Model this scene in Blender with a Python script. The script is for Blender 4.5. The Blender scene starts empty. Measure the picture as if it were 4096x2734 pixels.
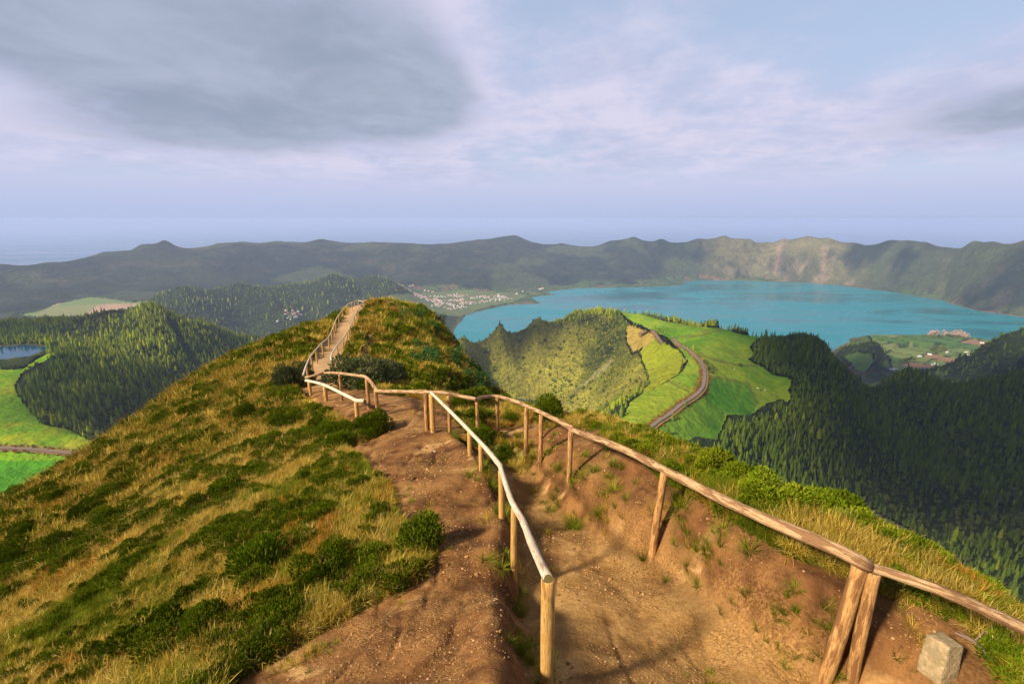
import bpy, bmesh, math, random
import numpy as np
from mathutils import Vector, Matrix

random.seed(7)
rng = np.random.default_rng(11)
scene = bpy.context.scene
COL = scene.collection

# ------------------------------------------------------------------ camera
FPX, CX, CY, HOR = 470.0, 512.0, 341.5, 218.0      # focal length and horizon in 1024x683 pixels
PITCH = math.atan((CY - HOR) / FPX)
cam_data = bpy.data.cameras.new("camera")
cam_data.sensor_width = 36.0
cam_data.lens = FPX / 1024.0 * 36.0
cam_data.clip_start = 0.05
cam_data.clip_end = 200000.0
cam = bpy.data.objects.new("camera", cam_data)
cam.location = (0, 0, 0)
cam.rotation_euler = (math.pi / 2 - PITCH, 0, 0)
COL.objects.link(cam)
scene.camera = cam

# ------------------------------------------------------------------ sun, sky, exposure
SUN_EL = math.radians(35.0)
SUN_AZ = math.radians(-122.0)       # measured from +Y (view direction) towards +X: from the left, a little behind
sun_dir = Vector((math.sin(SUN_AZ) * math.cos(SUN_EL), math.cos(SUN_AZ) * math.cos(SUN_EL), math.sin(SUN_EL)))
sd = bpy.data.lights.new("sun", 'SUN')
sd.energy = 5.0
sd.angle = math.radians(6.0)
sd.color = (1.0, 0.84, 0.60)
sun = bpy.data.objects.new("sun", sd)
sun.rotation_euler = sun_dir.to_track_quat('Z', 'Y').to_euler()
COL.objects.link(sun)

scene.view_settings.view_transform = 'Standard'
scene.view_settings.look = 'None'
scene.view_settings.exposure = 0.90
scene.view_settings.gamma = 1.0
scene.view_settings.use_curve_mapping = False
scene.render.engine = 'CYCLES'
scene.cycles.use_denoising = True
scene.cycles.max_bounces = 6
scene.cycles.diffuse_bounces = 3
scene.cycles.glossy_bounces = 2
scene.cycles.transmission_bounces = 2
scene.cycles.transparent_max_bounces = 6
scene.cycles.volume_bounces = 2
scene.cycles.caustics_reflective = False
scene.cycles.caustics_refractive = False

world = bpy.data.worlds.new("World")
scene.world = world
world.use_nodes = True


class NT:
    """small node-tree builder"""
    def __init__(self, tree):
        self.t = tree
        tree.nodes.clear()

    def n(self, kind, **kw):
        nd = self.t.nodes.new(kind)
        for k, v in kw.items():
            setattr(nd, k, v)
        return nd

    def link(self, a, b):
        self.t.links.new(a, b)

    def put(self, sock, v):
        if hasattr(v, 'is_output') or hasattr(v, 'links'):
            self.link(v, sock)
        elif isinstance(v, (tuple, list)) and len(v) == 3 and sock.type == 'RGBA':
            sock.default_value = (*v, 1)
        else:
            sock.default_value = v

    def math(self, op, a, b=None, c=None, clamp=False):
        nd = self.n('ShaderNodeMath', operation=op, use_clamp=clamp)
        self.put(nd.inputs[0], a)
        if b is not None:
            self.put(nd.inputs[1], b)
        if c is not None:
            self.put(nd.inputs[2], c)
        return nd.outputs[0]

    def vmath(self, op, a, b=None, out=0):
        nd = self.n('ShaderNodeVectorMath', operation=op)
        self.put(nd.inputs[0], a)
        if b is not None:
            self.put(nd.inputs[1], b)
        return nd.outputs[out]

    def mix(self, fac, a, b, blend='MIX'):
        nd = self.n('ShaderNodeMix', data_type='RGBA', blend_type=blend)
        self.put(nd.inputs['Factor'], fac)
        self.put(nd.inputs[6], a)
        self.put(nd.inputs[7], b)
        return nd.outputs[2]

    def noise(self, vec, scale, detail=4, rough=0.5, dist=0.0):
        nd = self.n('ShaderNodeTexNoise')
        if vec is not None:
            self.put(nd.inputs['Vector'], vec)
        nd.inputs['Scale'].default_value = scale
        nd.inputs['Detail'].default_value = detail
        nd.inputs['Roughness'].default_value = rough
        nd.inputs['Distortion'].default_value = dist
        return nd.outputs['Fac']

    def ramp(self, fac, lo, hi, a=0.0, b=1.0, smooth=True):
        nd = self.n('ShaderNodeMapRange', interpolation_type='SMOOTHSTEP' if smooth else 'LINEAR', clamp=True)
        self.put(nd.inputs[0], fac)
        nd.inputs[1].default_value = lo
        nd.inputs[2].default_value = hi
        nd.inputs[3].default_value = a
        nd.inputs[4].default_value = b
        return nd.outputs[0]

    def cramp(self, fac, stops):
        nd = self.n('ShaderNodeValToRGB')
        cr = nd.color_ramp
        while len(cr.elements) < len(stops):
            cr.elements.new(0.5)
        for e, (p, c) in zip(cr.elements, stops):
            e.position = p
            e.color = (*c, 1)
        self.put(nd.inputs[0], fac)
        return nd.outputs[0]


def build_sky():
    T = NT(world.node_tree)
    sky = T.n('ShaderNodeTexSky', sky_type='NISHITA')
    sky.sun_disc = False
    sky.sun_elevation = SUN_EL
    sky.sun_rotation = SUN_AZ
    sky.altitude = 700
    sky.air_density = 1.0
    sky.dust_density = 1.6
    sky.ozone_density = 1.0
    tc = T.n('ShaderNodeTexCoord')
    d = tc.outputs['Generated']
    sep = T.n('ShaderNodeSeparateXYZ')
    T.link(d, sep.inputs[0])
    x, y, z = sep.outputs
    zc = T.math('MAXIMUM', z, 0.0)
    den = T.math('ADD', zc, 0.16)
    u = T.math('DIVIDE', x, den)
    v = T.math('DIVIDE', y, den)
    comb = T.n('ShaderNodeCombineXYZ')
    T.link(u, comb.inputs[0]); T.link(v, comb.inputs[1])
    pos = comb.outputs[0]
    # thick grey deck
    big = T.noise(T.vmath('ADD', pos, (4.3, 1.1, 0)), 0.55, 5, 0.50, 0.25)
    det = T.noise(T.vmath('ADD', pos, (1.7, 8.2, 3.0)), 1.9, 7, 0.55, 0.3)
    fine = T.noise(T.vmath('ADD', pos, (9.1, 2.2, 1.0)), 5.0, 6, 0.60, 0.2)

    def blob(cx, cy, rx, ry, amp):
        du = T.math('DIVIDE', T.math('SUBTRACT', u, cx), rx)
        dv = T.math('DIVIDE', T.math('SUBTRACT', v, cy), ry)
        q = T.math('ADD', T.math('MULTIPLY', du, du), T.math('MULTIPLY', dv, dv))
        g = T.math('POWER', 2.718, T.math('MULTIPLY', q, -1.0))
        return T.math('MULTIPLY', g, amp)
    s = T.math('ADD', T.math('MULTIPLY', big, 0.9), T.math('MULTIPLY', det, 0.45))
    s = T.math('ADD', s, T.math('MULTIPLY', fine, 0.26))
    dens = s
    for b in BLOBS:
        dens = T.math('ADD', dens, blob(*b))
    mask = T.ramp(dens, 0.46, 0.94)              # any cloud
    thick = T.ramp(dens, 0.95, 1.25)             # thick enough to turn grey
    dark = T.ramp(dens, 1.45, 2.0)
    bright = T.mix(T.ramp(T.math('ADD', T.math('MULTIPLY', det, 0.6), T.math('MULTIPLY', fine, 0.4)), 0.34, 0.66), (2.8, 3.0, 4.1), (3.8, 3.72, 4.65))
    grey = T.mix(T.ramp(det, 0.3, 0.7), (1.72, 2.05, 2.70), (2.35, 2.62, 3.40))
    grey = T.mix(dark, grey, (1.0, 1.25, 1.45))
    ccol = T.mix(thick, bright, grey)
    clear = T.mix(0.80, sky.outputs[0], (2.5, 2.98, 4.0))   # thin veil of high cloud over the blue
    col = T.mix(mask, clear, ccol)
    # sea haze under the cloud base
    low = T.ramp(z, 0.035, 0.115, 1.0, 0.0)
    mist = T.mix(T.ramp(z, 0.0, 0.075), (2.55, 2.98, 4.30), (3.05, 3.25, 4.45))
    col = T.mix(T.math('MULTIPLY', low, 0.97), col, mist)
    bg = T.n('ShaderNodeBackground')
    T.link(col, bg.inputs[0])
    bg.inputs[1].default_value = 0.1
    out = T.n('ShaderNodeOutputWorld')
    T.link(bg.outputs[0], out.inputs[0])


# (u, v, radius u, radius v, amount): where the cloud deck is thicker or opens
BLOBS = [(-1.30, 2.45, 1.05, 0.85, 0.58), (-0.62, 2.60, 0.36, 0.75, 0.34), (-1.75, 1.45, 0.55, 0.40, 0.62),
         (0.02, 2.0, 0.22, 0.9, -0.30), (1.25, 1.75, 0.5, 0.5, -0.26), (0.35, 1.75, 0.5, 0.25, -0.22),
         (2.3, 2.25, 0.45, 0.55, 0.38), (0.75, 3.15, 1.3, 0.45, 0.05), (1.7, 3.0, 0.8, 0.6, -0.04), (-2.5, 3.5, 0.8, 0.5, -0.15), (0.55, 2.2, 0.5, 0.3, 0.12), (1.3, 2.4, 0.6, 0.3, 0.10)]
build_sky()

# ------------------------------------------------------------------ numeric helpers
SP, CP = math.sin(PITCH), math.cos(PITCH)


def ray(tx, ty):
    """direction of a photograph pixel (4096 x 2734 scale) per unit of depth along the optical axis"""
    X = (np.asarray(tx, float) / 4 - CX) / FPX
    U = (CY - np.asarray(ty, float) / 4) / FPX
    return X, CP + U * SP, -SP + U * CP


def at_depth(tx, ty, D):
    a, b, c = ray(tx, ty)
    return np.array([a * D, b * D, c * D])


def at_z(tx, ty, z):
    a, b, c = ray(tx, ty)
    k = z / c
    return np.array([a * k, b * k, c * k])


def at_r(tx, ty, r):
    a, b, c = ray(tx, ty)
    k = r / np.hypot(a, b)
    return np.array([a * k, b * k, c * k])


def project(x, y, z):
    dep = y * CP - z * SP
    up = y * SP + z * CP
    dep = np.where(np.abs(dep) < 1e-6, 1e-6, dep)
    tx = (x / dep * FPX + CX) * 4
    ty = (CY - up / dep * FPX) * 4
    return np.where(dep > 0, tx, -1e6), np.where(dep > 0, ty, -1e6)


def _hash(ix, iy, seed):
    h = (ix.astype(np.int64) * 374761393 + iy.astype(np.int64) * 668265263 + seed * 1442695041) & 0xFFFFFFFF
    h = ((h ^ (h >> 13)) * 1274126177) & 0xFFFFFFFF
    h = (h ^ (h >> 16)) & 0xFFFFFFFF
    return h.astype(np.float64) / 0xFFFFFFFF


def vnoise(x, y, seed=0):
    ix, iy = np.floor(x), np.floor(y)
    fx, fy = x - ix, y - iy
    fx = fx * fx * fx * (fx * (fx * 6 - 15) + 10)
    fy = fy * fy * fy * (fy * (fy * 6 - 15) + 10)
    a, b = _hash(ix, iy, seed), _hash(ix + 1, iy, seed)
    c, d = _hash(ix, iy + 1, seed), _hash(ix + 1, iy + 1, seed)
    return (a + (b - a) * fx) * (1 - fy) + (c + (d - c) * fx) * fy


def fbm(x, y, scale, octaves=4, seed=0, gain=0.5):
    """-1 .. 1"""
    x = np.asarray(x, float) / scale
    y = np.asarray(y, float) / scale
    t, a, n = 0.0, 1.0, 0.0
    for o in range(octaves):
        t = t + a * (vnoise(x + 17.3 * o, y - 9.1 * o, seed + o) * 2 - 1)
        n += a
        a *= gain
        x, y = x * 2.03 * 0.8 - y * 2.03 * 0.6, x * 2.03 * 0.6 + y * 2.03 * 0.8
    return t / n


def sstep(a, b, x):
    t = np.clip((x - a) / (b - a), 0, 1)
    return t * t * (3 - 2 * t)


class RBF:
    def __init__(self, P, V, c=0.0, smooth=0.0):
        self.P = np.asarray(P, float); self.c = c
        n = len(self.P)
        K = self.ker(self.P)
        K[np.arange(n), np.arange(n)] -= smooth
        A = np.zeros((n + 3, n + 3))
        A[:n, :n] = K
        A[:n, n] = 1; A[:n, n + 1:] = self.P
        A[n, :n] = 1; A[n + 1:, :n] = self.P.T
        self.w = np.linalg.solve(A, np.concatenate([np.asarray(V, float), np.zeros(3)]))

    def ker(self, Q):
        d2 = ((Q[:, None, :] - self.P[None, :, :]) ** 2).sum(-1)
        return np.sqrt(d2 + self.c * self.c)

    def __call__(self, Q):
        Q = np.asarray(Q, float)
        out = np.empty(len(Q))
        n = len(self.P)
        for i in range(0, len(Q), 20000):
            q = Q[i:i + 20000]
            d2 = (q[:, 0:1] - self.P[None, :, 0]) ** 2
            d2 += (q[:, 1:2] - self.P[None, :, 1]) ** 2
            d2 += self.c * self.c
            np.sqrt(d2, out=d2)
            out[i:i + 20000] = d2 @ self.w[:n] + self.w[n] + q @ self.w[n + 1:]
        return out


def in_poly(px, py, poly):
    inside = np.zeros(np.shape(px), bool)
    n = len(poly)
    for i in range(n):
        x1, y1 = poly[i]
        x2, y2 = poly[(i + 1) % n]
        if y1 == y2:
            continue
        c = ((y1 > py) != (y2 > py)) & (px < (x2 - x1) * (py - y1) / (y2 - y1) + x1)
        inside ^= c
    return inside


def dist_poly(px, py, poly, closed=True):
    """distance to a polyline"""
    d = np.full(np.shape(px), 1e18)
    n = len(poly)
    for i in range(n if closed else n - 1):
        x1, y1 = poly[i][:2]
        x2, y2 = poly[(i + 1) % n][:2]
        dx, dy = x2 - x1, y2 - y1
        L = dx * dx + dy * dy + 1e-12
        t = np.clip(((px - x1) * dx + (py - y1) * dy) / L, 0, 1)
        d = np.minimum(d, (px - x1 - t * dx) ** 2 + (py - y1 - t * dy) ** 2)
    return np.sqrt(d)


def signed_poly(px, py, poly):
    """negative inside"""
    return np.where(in_poly(px, py, poly), -1.0, 1.0) * dist_poly(px, py, poly)


# ------------------------------------------------------------------ the far and middle ground: one height field
Z_LAKE, Z_CRATER, Z_TARN, Z_SEA = -520.0, -375.0, -205.0, -790.0
ctl = []      # (theta, ln r, z / r)


def _add(p):
    r = math.hypot(p[0], p[1])
    ctl.append((math.atan2(p[0], p[1]), math.log(r), p[2] / r))


def mr(tx, ty, r, *behind):
    p = at_r(tx, ty, r); _add(p)
    for r2, z2 in behind:
        _add((p[0] * r2 / r, p[1] * r2 / r, z2))


def mz(tx, ty, z, *behind):
    p = at_z(tx, ty, z); _add(p)
    r = math.hypot(p[0], p[1])
    for dr, z2 in behind:
        _add((p[0] * (r + dr) / r, p[1] * (r + dr) / r, z2))


# outer caldera rim: crest pixel and range
RIM = [(-700, 1100, 4300), (-300, 1085, 4450), (0, 1058, 4600), (174, 1046, 4650), (349, 1025, 4750), (418, 1006, 4800),
       (540, 989, 4850), (558, 976, 4860), (636, 969, 4880), (654, 962, 4890), (677, 969, 4900), (697, 981, 4920),
       (872, 969, 5000), (976, 962, 5050), (1116, 964, 5100), (1290, 957, 5200), (1500, 969, 5300), (1656, 976, 5350),
       (1848, 968, 5400), (1918, 955, 5380), (2066, 941, 5300), (2119, 964, 5280), (2250, 969, 5150), (2389, 980, 5050),
       (2441, 962, 4950), (2537, 943, 4900), (2598, 964, 4900), (2650, 957, 4900), (2790, 952, 4920), (2895, 941, 4950),
       (3000, 955, 5000), (3139, 952, 5080), (3226, 943, 5100), (3313, 953, 5080), (3418, 971, 5020), (3505, 976, 4950),
       (3557, 960, 4900), (3627, 957, 4830), (3697, 968, 4730), (3888, 968, 4450), (3958, 973, 4350), (4096, 964, 4200),
       (4400, 960, 3900), (4900, 980, 3600)]
for tx, ty, r in RIM:
    z = at_r(tx, ty, r)[2]
    mr(tx, ty, r, (r * 1.04, z - 45), (r * 1.25, z - 260), (r * 1.7, -900))
# foot of the wall, floor of the caldera
for tx, ty, z in [(-700, 1230, -420), (0, 1180, -420), (200, 1172, -420), (400, 1158, -420), (620, 1140, -420), (800, 1128, -430), (1100, 1105, -440),
                  (1500, 1120, -495), (1800, 1148, -508), (2050, 1135, -505), (2300, 1128, -512), (2600, 1128, -514), (2800, 1108, -514),
                  (3000, 1110, -514), (3200, 1114, -514), (3400, 1136, -514), (3570, 1155, -514), (3760, 1188, -514), (3850, 1218, -514),
                  (4000, 1244, -514), (4096, 1254, -514), (4500, 1330, -514), (250, 1235, -428), (360, 1200, -425), (600, 1190, -430), (-400, 1260, -420),
                  (1700, 1190, -512), (1900, 1225, -516), (1620, 1160, -500), (1250, 1290, -492), (1850, 1290, -519), (2050, 1200, -517),
                  (1000, 1320, -480), (3500, 1450, -511), (3400, 1400, -513), (3700, 1420, -512), (3900, 1395, -514), (3760, 1470, -508),
                  (3640, 1480, -508), (3900, 1345, -516), (4300, 1400, -516)]:
    mz(tx, ty, z)
# the lower step of the far slopes
for tx, ty, r in [(1550, 1000, 4550), (1800, 992, 4600), (2100, 1010, 4550), (2350, 1040, 4400), (2450, 1090, 4150), (1900, 1070, 4050),
                  (2650, 1040, 4680), (2900, 1030, 4700), (3250, 1035, 4850), (3600, 1060, 4600), (3900, 1110, 4150), (4096, 1110, 3980),
                  (200, 1110, 4200), (600, 1060, 4350), (1000, 1040, 4450), (1300, 1035, 4500)]:
    mr(tx, ty, r)
# wooded hill on the floor
for tx, ty, r in [(740, 1145, 2600), (950, 1130, 2800), (1170, 1138, 2850), (1330, 1095, 2900), (1480, 1108, 2900), (1550, 1122, 2900)]:
    mr(tx, ty, r, (r * 1.12, -430), (r * 1.2, -470))
for tx, ty, r in [(640, 1190, 2520), (900, 1290, 2330), (1150, 1340, 2150), (1300, 1200, 2550), (1100, 1220, 2520), (800, 1210, 2450), (1450, 1180, 2750)]:
    mr(tx, ty, r)
# crater rim with the meadow and the road
for tx, ty, z in [(2545, 1262, -199), (2607, 1324, -200), (2682, 1355, -200), (2765, 1413, -200), (2812, 1469, -200), (2818, 1502, -200),
                  (2798, 1565, -201), (2723, 1616, -202), (2640, 1672, -203), (2580, 1714, -204), (2420, 1720, -207), (2500, 1660, -205), (2520, 1606, -204),
                  (2624, 1552, -203), (2700, 1505, -202), (2738, 1460, -201), (2715, 1402, -200), (2900, 1320, -200), (3000, 1345, -202),
                  (2800, 1340, -199), (2950, 1400, -206), (2900, 1480, -207), (3000, 1500, -214), (3100, 1540, -226), (3150, 1600, -236), (3000, 1640, -230),
                  (2900, 1600, -217), (2880, 1700, -225), (2780, 1730, -217), (2700, 1760, -214)]:
    mz(tx, ty, z)
for tx, ty, z in [(2599, 1258, -201), (2700, 1280, -202), (2850, 1303, -202), (2960, 1330, -204), (3060, 1350, -206)]:
    mz(tx, ty, z, (60, z - 28), (200, z - 130), (430, -470), (520, -535))
for tx, ty, r in [(1760, 1400, 930), (1860, 1348, 957), (2000, 1310, 1000), (2150, 1272, 1050), (2300, 1245, 1100), (2400, 1238, 1120), (2480, 1242, 1080)]:
    z = at_r(tx, ty, r)[2]
    mr(tx, ty, r, (r + 60, z - 30), (r + 200, z - 130), (r + 430, -470), (r + 530, -535))
# the bowl inside it
for tx, ty, r in [(2100, 1450, 985), (2300, 1500, 900), (2500, 1450, 850), (2450, 1600, 740), (2300, 1650, 790), (2650, 1450, 770), (2550, 1345, 930),
                  (2200, 1350, 1020), (2000, 1400, 985), (1880, 1420, 940), (1950, 1550, 930), (2400, 1380, 970), (2580, 1520, 700), (2680, 1400, 835)]:
    mr(tx, ty, r)
for az, r, z in [(0.0, 880, -380), (0.02, 820, -380), (0.1, 760, -378), (-0.08, 840, -378), (-0.05, 700, -360), (0.05, 640, -330), (0.0, 560, -300),
                 (0.12, 560, -270), (-0.2, 800, -330), (-0.2, 600, -300), (-0.3, 900, -320), (-0.1, 450, -260), (0.1, 420, -240), (-0.35, 700, -310)]:
    ctl.append((az, math.log(r), z / r))
# wooded cone right of the meadow
mr(3215, 1340, 900, (960, -205), (1080, -300), (1300, -440), (1450, -525))
mr(3150, 1375, 890)
mr(3290, 1375, 890, (960, -230), (1100, -330), (1300, -450), (1450, -525))
mr(3400, 1490, 860, (930, -270), (1050, -350), (1250, -460))
for tx, ty, r in [(3500, 1600, 820), (3300, 1700, 640), (3100, 1750, 555), (3200, 1500, 750), (3250, 1600, 690), (3400, 1800, 640),
                  (2950, 1780, 500), (3000, 1900, 470), (3150, 1870, 520)]:
    mr(tx, ty, r)
# valley on the right
for tx, ty, z in [(3430, 2050, -300), (3600, 2100, -300), (3350, 1990, -296), (3700, 2200, -300), (3500, 2120, -301), (3380, 1940, -288), (3420, 1850, -277)]:
    mz(tx, ty, z)
for tx, ty, r in [(3560, 1860, 660), (3900, 1900, 690), (4096, 2000, 610), (4096, 2250, 490), (3850, 2150, 545), (4000, 1700, 860), (3700, 1650, 850), (3750, 1950, 610),
                  (3600, 1760, 740), (4500, 2100, 560), (4500, 1700, 860), (3480, 1580, 990)]:
    mr(tx, ty, r)
for tx, ty, r in [(3560, 1525, 1060), (3640, 1488, 1080), (3720, 1530, 1070), (3800, 1548, 1060), (3950, 1520, 1100), (4096, 1495, 1150), (4500, 1480, 1200)]:
    mr(tx, ty, r, (r + 80, -330), (r + 300, -430), (r + 500, -490))
# dark hill shoulder at the right edge
for tx, ty, r in [(4500, 1150, 1850), (4250, 1220, 1880), (4096, 1312, 1900), (4020, 1345, 1940), (3950, 1385, 1950), (3850, 1440, 1930)]:
    mr(tx, ty, r, (r + 150, -460), (r + 350, -512))
for tx, ty, r in [(4096, 1420, 1600), (3950, 1480, 1650), (4300, 1380, 1550)]:
    mr(tx, ty, r)
# low wooded hill with a field on the plain
mr(3450, 1372, 2150, (2280, -490), (2350, -513)); mr(3510, 1392, 2120, (2280, -505)); mr(3390, 1385, 2150, (2260, -505))
for tx, ty, z in [(3450, 1480, -510), (3340, 1430, -500), (3570, 1440, -511), (3530, 1500, -506)]:
    mz(tx, ty, z)
mr(3430, 1420, 2020); mr(3500, 1440, 1990)
# left: meadow, small tarn, wooded hill
for tx, ty, z in [(0, 1700, -200), (0, 1480, -194), (0, 1590, -197), (110, 1480, -195), (90, 1560, -198), (200, 1700, -203), (350, 1745, -205), (415, 1800, -208), (200, 1812, -206),
                  (0, 1830, -206), (0, 1990, -212), (150, 1930, -212), (-400, 1700, -200), (-400, 2000, -212), (-400, 1480, -194), (230, 1405, -193),
                  (0, 1440, -203), (0, 1384, -206), (100, 1400, -208), (185, 1392, -203), (-300, 1410, -208), (-500, 1384, -205), (130, 1446, -196), (400, 1860, -214),
                  (0, 2150, -218), (300, 2000, -222)]:
    mz(tx, ty, z)
for tx, ty, r in [(-500, 1285, 1550), (0, 1285, 1500), (200, 1278, 1450), (440, 1250, 1350), (605, 1218, 1230), (780, 1285, 1230), (830, 1298, 1230), (1000, 1338, 1250), (1150, 1370, 1250), (1300, 1400, 1230)]:
    z = at_r(tx, ty, r)[2]
    mr(tx, ty, r, (r + 70, z - 35), (r + 300, z - 170), (r + 600, -440), (r + 800, -470))
for tx, ty, r in [(400, 1330, 1200), (250, 1340, 1250), (60, 1350, 1280), (500, 1405, 1040), (700, 1350, 1120), (850, 1480, 1000), (700, 1550, 900), (450, 1575, 740), (330, 1590, 760), (200, 1560, 800),
                  (600, 1700, 720), (500, 1790, 640), (950, 1450, 1100), (330, 1440, 930), (280, 1480, 880), (560, 1480, 900), (250, 1650, 710), (350, 1710, 660)]:
    mr(tx, ty, r)
for az, r, z in [(-0.55, 450, -280), (-0.6, 350, -250), (-0.45, 600, -300), (-0.75, 350, -225), (-0.75, 260, -215), (-0.4, 800, -310), (-0.5, 260, -230), (-0.2, 330, -240), (0.2, 300, -220), (0.5, 300, -260),
                 (0.75, 300, -250), (1.0, 300, -240), (-1.1, 300, -210), (0.0, 300, -230), (0.55, 400, -290), (0.35, 400, -230), (-0.95, 450, -208)]:
    ctl.append((az, math.log(r), z / r))

_c = np.array(ctl)
KV = 0.55
far_rbf = RBF(np.c_[_c[:, 0], _c[:, 1] * KV], _c[:, 2], c=0.006, smooth=0.0004)

LAKE_T = [(1780, 1400), (1821, 1315), (1861, 1259), (1894, 1250), (1955, 1236), (2034, 1219), (2100, 1215), (2156, 1215), (2161, 1210), (2128, 1189),
          (2165, 1182), (2226, 1179), (2205, 1173), (2189, 1168), (2221, 1161), (2315, 1152), (2450, 1150), (2596, 1147), (2666, 1144), (2727, 1140), (2737, 1127),
          (2800, 1120), (2982, 1122), (3131, 1125), (3285, 1134), (3462, 1154), (3572, 1168), (3683, 1187), (3765, 1200), (3804, 1214), (3859, 1231),
          (3925, 1245), (4014, 1256), (4096, 1267), (4500, 1340), (4500, 1400), (4014, 1366), (3848, 1343), (3700, 1337), (3490, 1336), (3390, 1353),
          (3395, 1364), (3345, 1388), (3300, 1470), (2900, 1440), (2500, 1400), (2200, 1400)]
LAKE = [tuple(at_z(a, b, Z_LAKE)[:2]) for a, b in LAKE_T]
TARN = [tuple(at_z(a, b, Z_TARN)[:2]) for a, b in [(-500, 1380), (0, 1385), (100, 1379), (190, 1386), (175, 1400), (110, 1424), (60, 1446), (0, 1441), (-500, 1430)]]
CRATER = [tuple(at_z(a, b, Z_CRATER)[:2]) for a, b in [(1900, 1588), (2000, 1592), (2080, 1591), (2160, 1600), (2200, 1640), (2100, 1700), (1950, 1700), (1850, 1640)]]

# pixel outlines of the open ground; each is kept to its own range of distances
MEADOW_R = [(2474, 1239), (2549, 1250), (2599, 1262), (2673, 1285), (2765, 1299), (2889, 1312), (2972, 1339), (3076, 1345), (3022, 1361), (3005, 1386), (3018, 1411),
            (2993, 1436), (3055, 1465), (3096, 1498), (3173, 1507), (3154, 1556), (3171, 1590), (3150, 1610), (3121, 1595), (3055, 1624), (3001, 1664), (2964, 1662),
            (2905, 1655), (2897, 1700), (2868, 1760), (2785, 1750), (2700, 1780), (2430, 1780), (2440, 1730), (2495, 1660), (2516, 1606), (2557, 1581), (2624, 1548), (2669, 1523),
            (2711, 1498), (2740, 1465), (2746, 1440), (2715, 1395), (2669, 1353), (2620, 1328), (2566, 1303), (2520, 1287)]
ORANGE = [(2503, 1303), (2524, 1293), (2620, 1332), (2628, 1349), (2590, 1374), (2532, 1415), (2507, 1366)]
LIME = [(2628, 1345), (2715, 1395), (2746, 1440), (2711, 1498), (2624, 1548), (2557, 1581), (2595, 1530), (2582, 1480), (2555, 1405)]
MEADOW_L = [(-600, 1477), (0, 1477), (91, 1471), (133, 1441), (194, 1413), (248, 1401), (250, 1412), (200, 1432), (163, 1455), (130, 1468), (85, 1492), (67, 1538), (79, 1580),
            (121, 1635), (182, 1695), (273, 1713), (363, 1756), (418, 1792), (410, 1834), (450, 1900), (300, 2100), (-600, 2200)]
CLEAR = [(3350, 2026), (3493, 2033), (3538, 2062), (3627, 2102), (3671, 2155), (3750, 2300), (3500, 2200), (3350, 2060)]
CLEAR2 = [(3386, 1972), (3471, 1981), (3471, 2004), (3390, 2000)]
PLAIN_R = [(3338, 1391), (3345, 1350), (3399, 1340), (3490, 1330), (3700, 1330), (3990, 1360), (4000, 1390), (3900, 1440), (3960, 1460), (3850, 1495), (3640, 1520), (3570, 1490), (3560, 1440), (3520, 1400), (3460, 1375), (3400, 1375)]
HILLFIELD = [(3370, 1425), (3420, 1405), (3470, 1410), (3505, 1440), (3480, 1465), (3480, 1485), (3430, 1485), (3400, 1455)]
PLAIN_L = [(60, 1262), (140, 1248), (200, 1222), (280, 1200), (350, 1186), (420, 1190), (530, 1206), (640, 1192), (620, 1225), (500, 1240), (300, 1270)]
VILLAGE = [(1500, 1195), (1560, 1175), (1700, 1165), (1900, 1160), (2060, 1170), (2120, 1190), (2050, 1212), (1930, 1235), (1850, 1262), (1780, 1280), (1650, 1270), (1560, 1235)]
SCAR = [(2370, 1500), (2410, 1455), (2450, 1425), (2460, 1440), (2420, 1490), (2350, 1535), (2280, 1590), (2265, 1600), (2290, 1560)]


def far_raw(x, y):
    r = np.hypot(x, y)
    th = np.arctan2(x, y)
    return far_rbf(np.c_[th, np.log(r) * KV]) * r


def far_masks(x, y, z):
    tx, ty = project(x, y, z)
    r = np.hypot(x, y)
    m = {}
    wob = fbm(x, y, 30, 3, 77) * 7
    wx, wy = tx + wob * 1.0, ty + wob * 0.6

    def P(poly, lo, hi):
        return in_poly(wx, wy, poly) & (r > lo) & (r < hi)
    m['meadow_r'] = P(MEADOW_R, 380, 1130)
    m['orange'] = P(ORANGE, 700, 1100)
    m['lime'] = P(LIME, 500, 1000)
    m['meadow_l'] = P(MEADOW_L, 250, 1010)
    m['clear'] = P(CLEAR, 350, 800) | P(CLEAR2, 400, 800)
    m['plain_r'] = P(PLAIN_R, 1600, 3200) & (z < -503)
    m['hillfield'] = P(HILLFIELD, 1800, 2300)
    m['plain_l'] = P(PLAIN_L, 2600, 4000)
    m['village'] = P(VILLAGE, 2500, 3800)
    m['scar'] = P(SCAR, 650, 1000)
    m['open'] = m['meadow_r'] | m['meadow_l'] | m['clear'] | m['plain_r'] | m['plain_l'] | m['village'] | m['hillfield']
    return m


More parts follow.
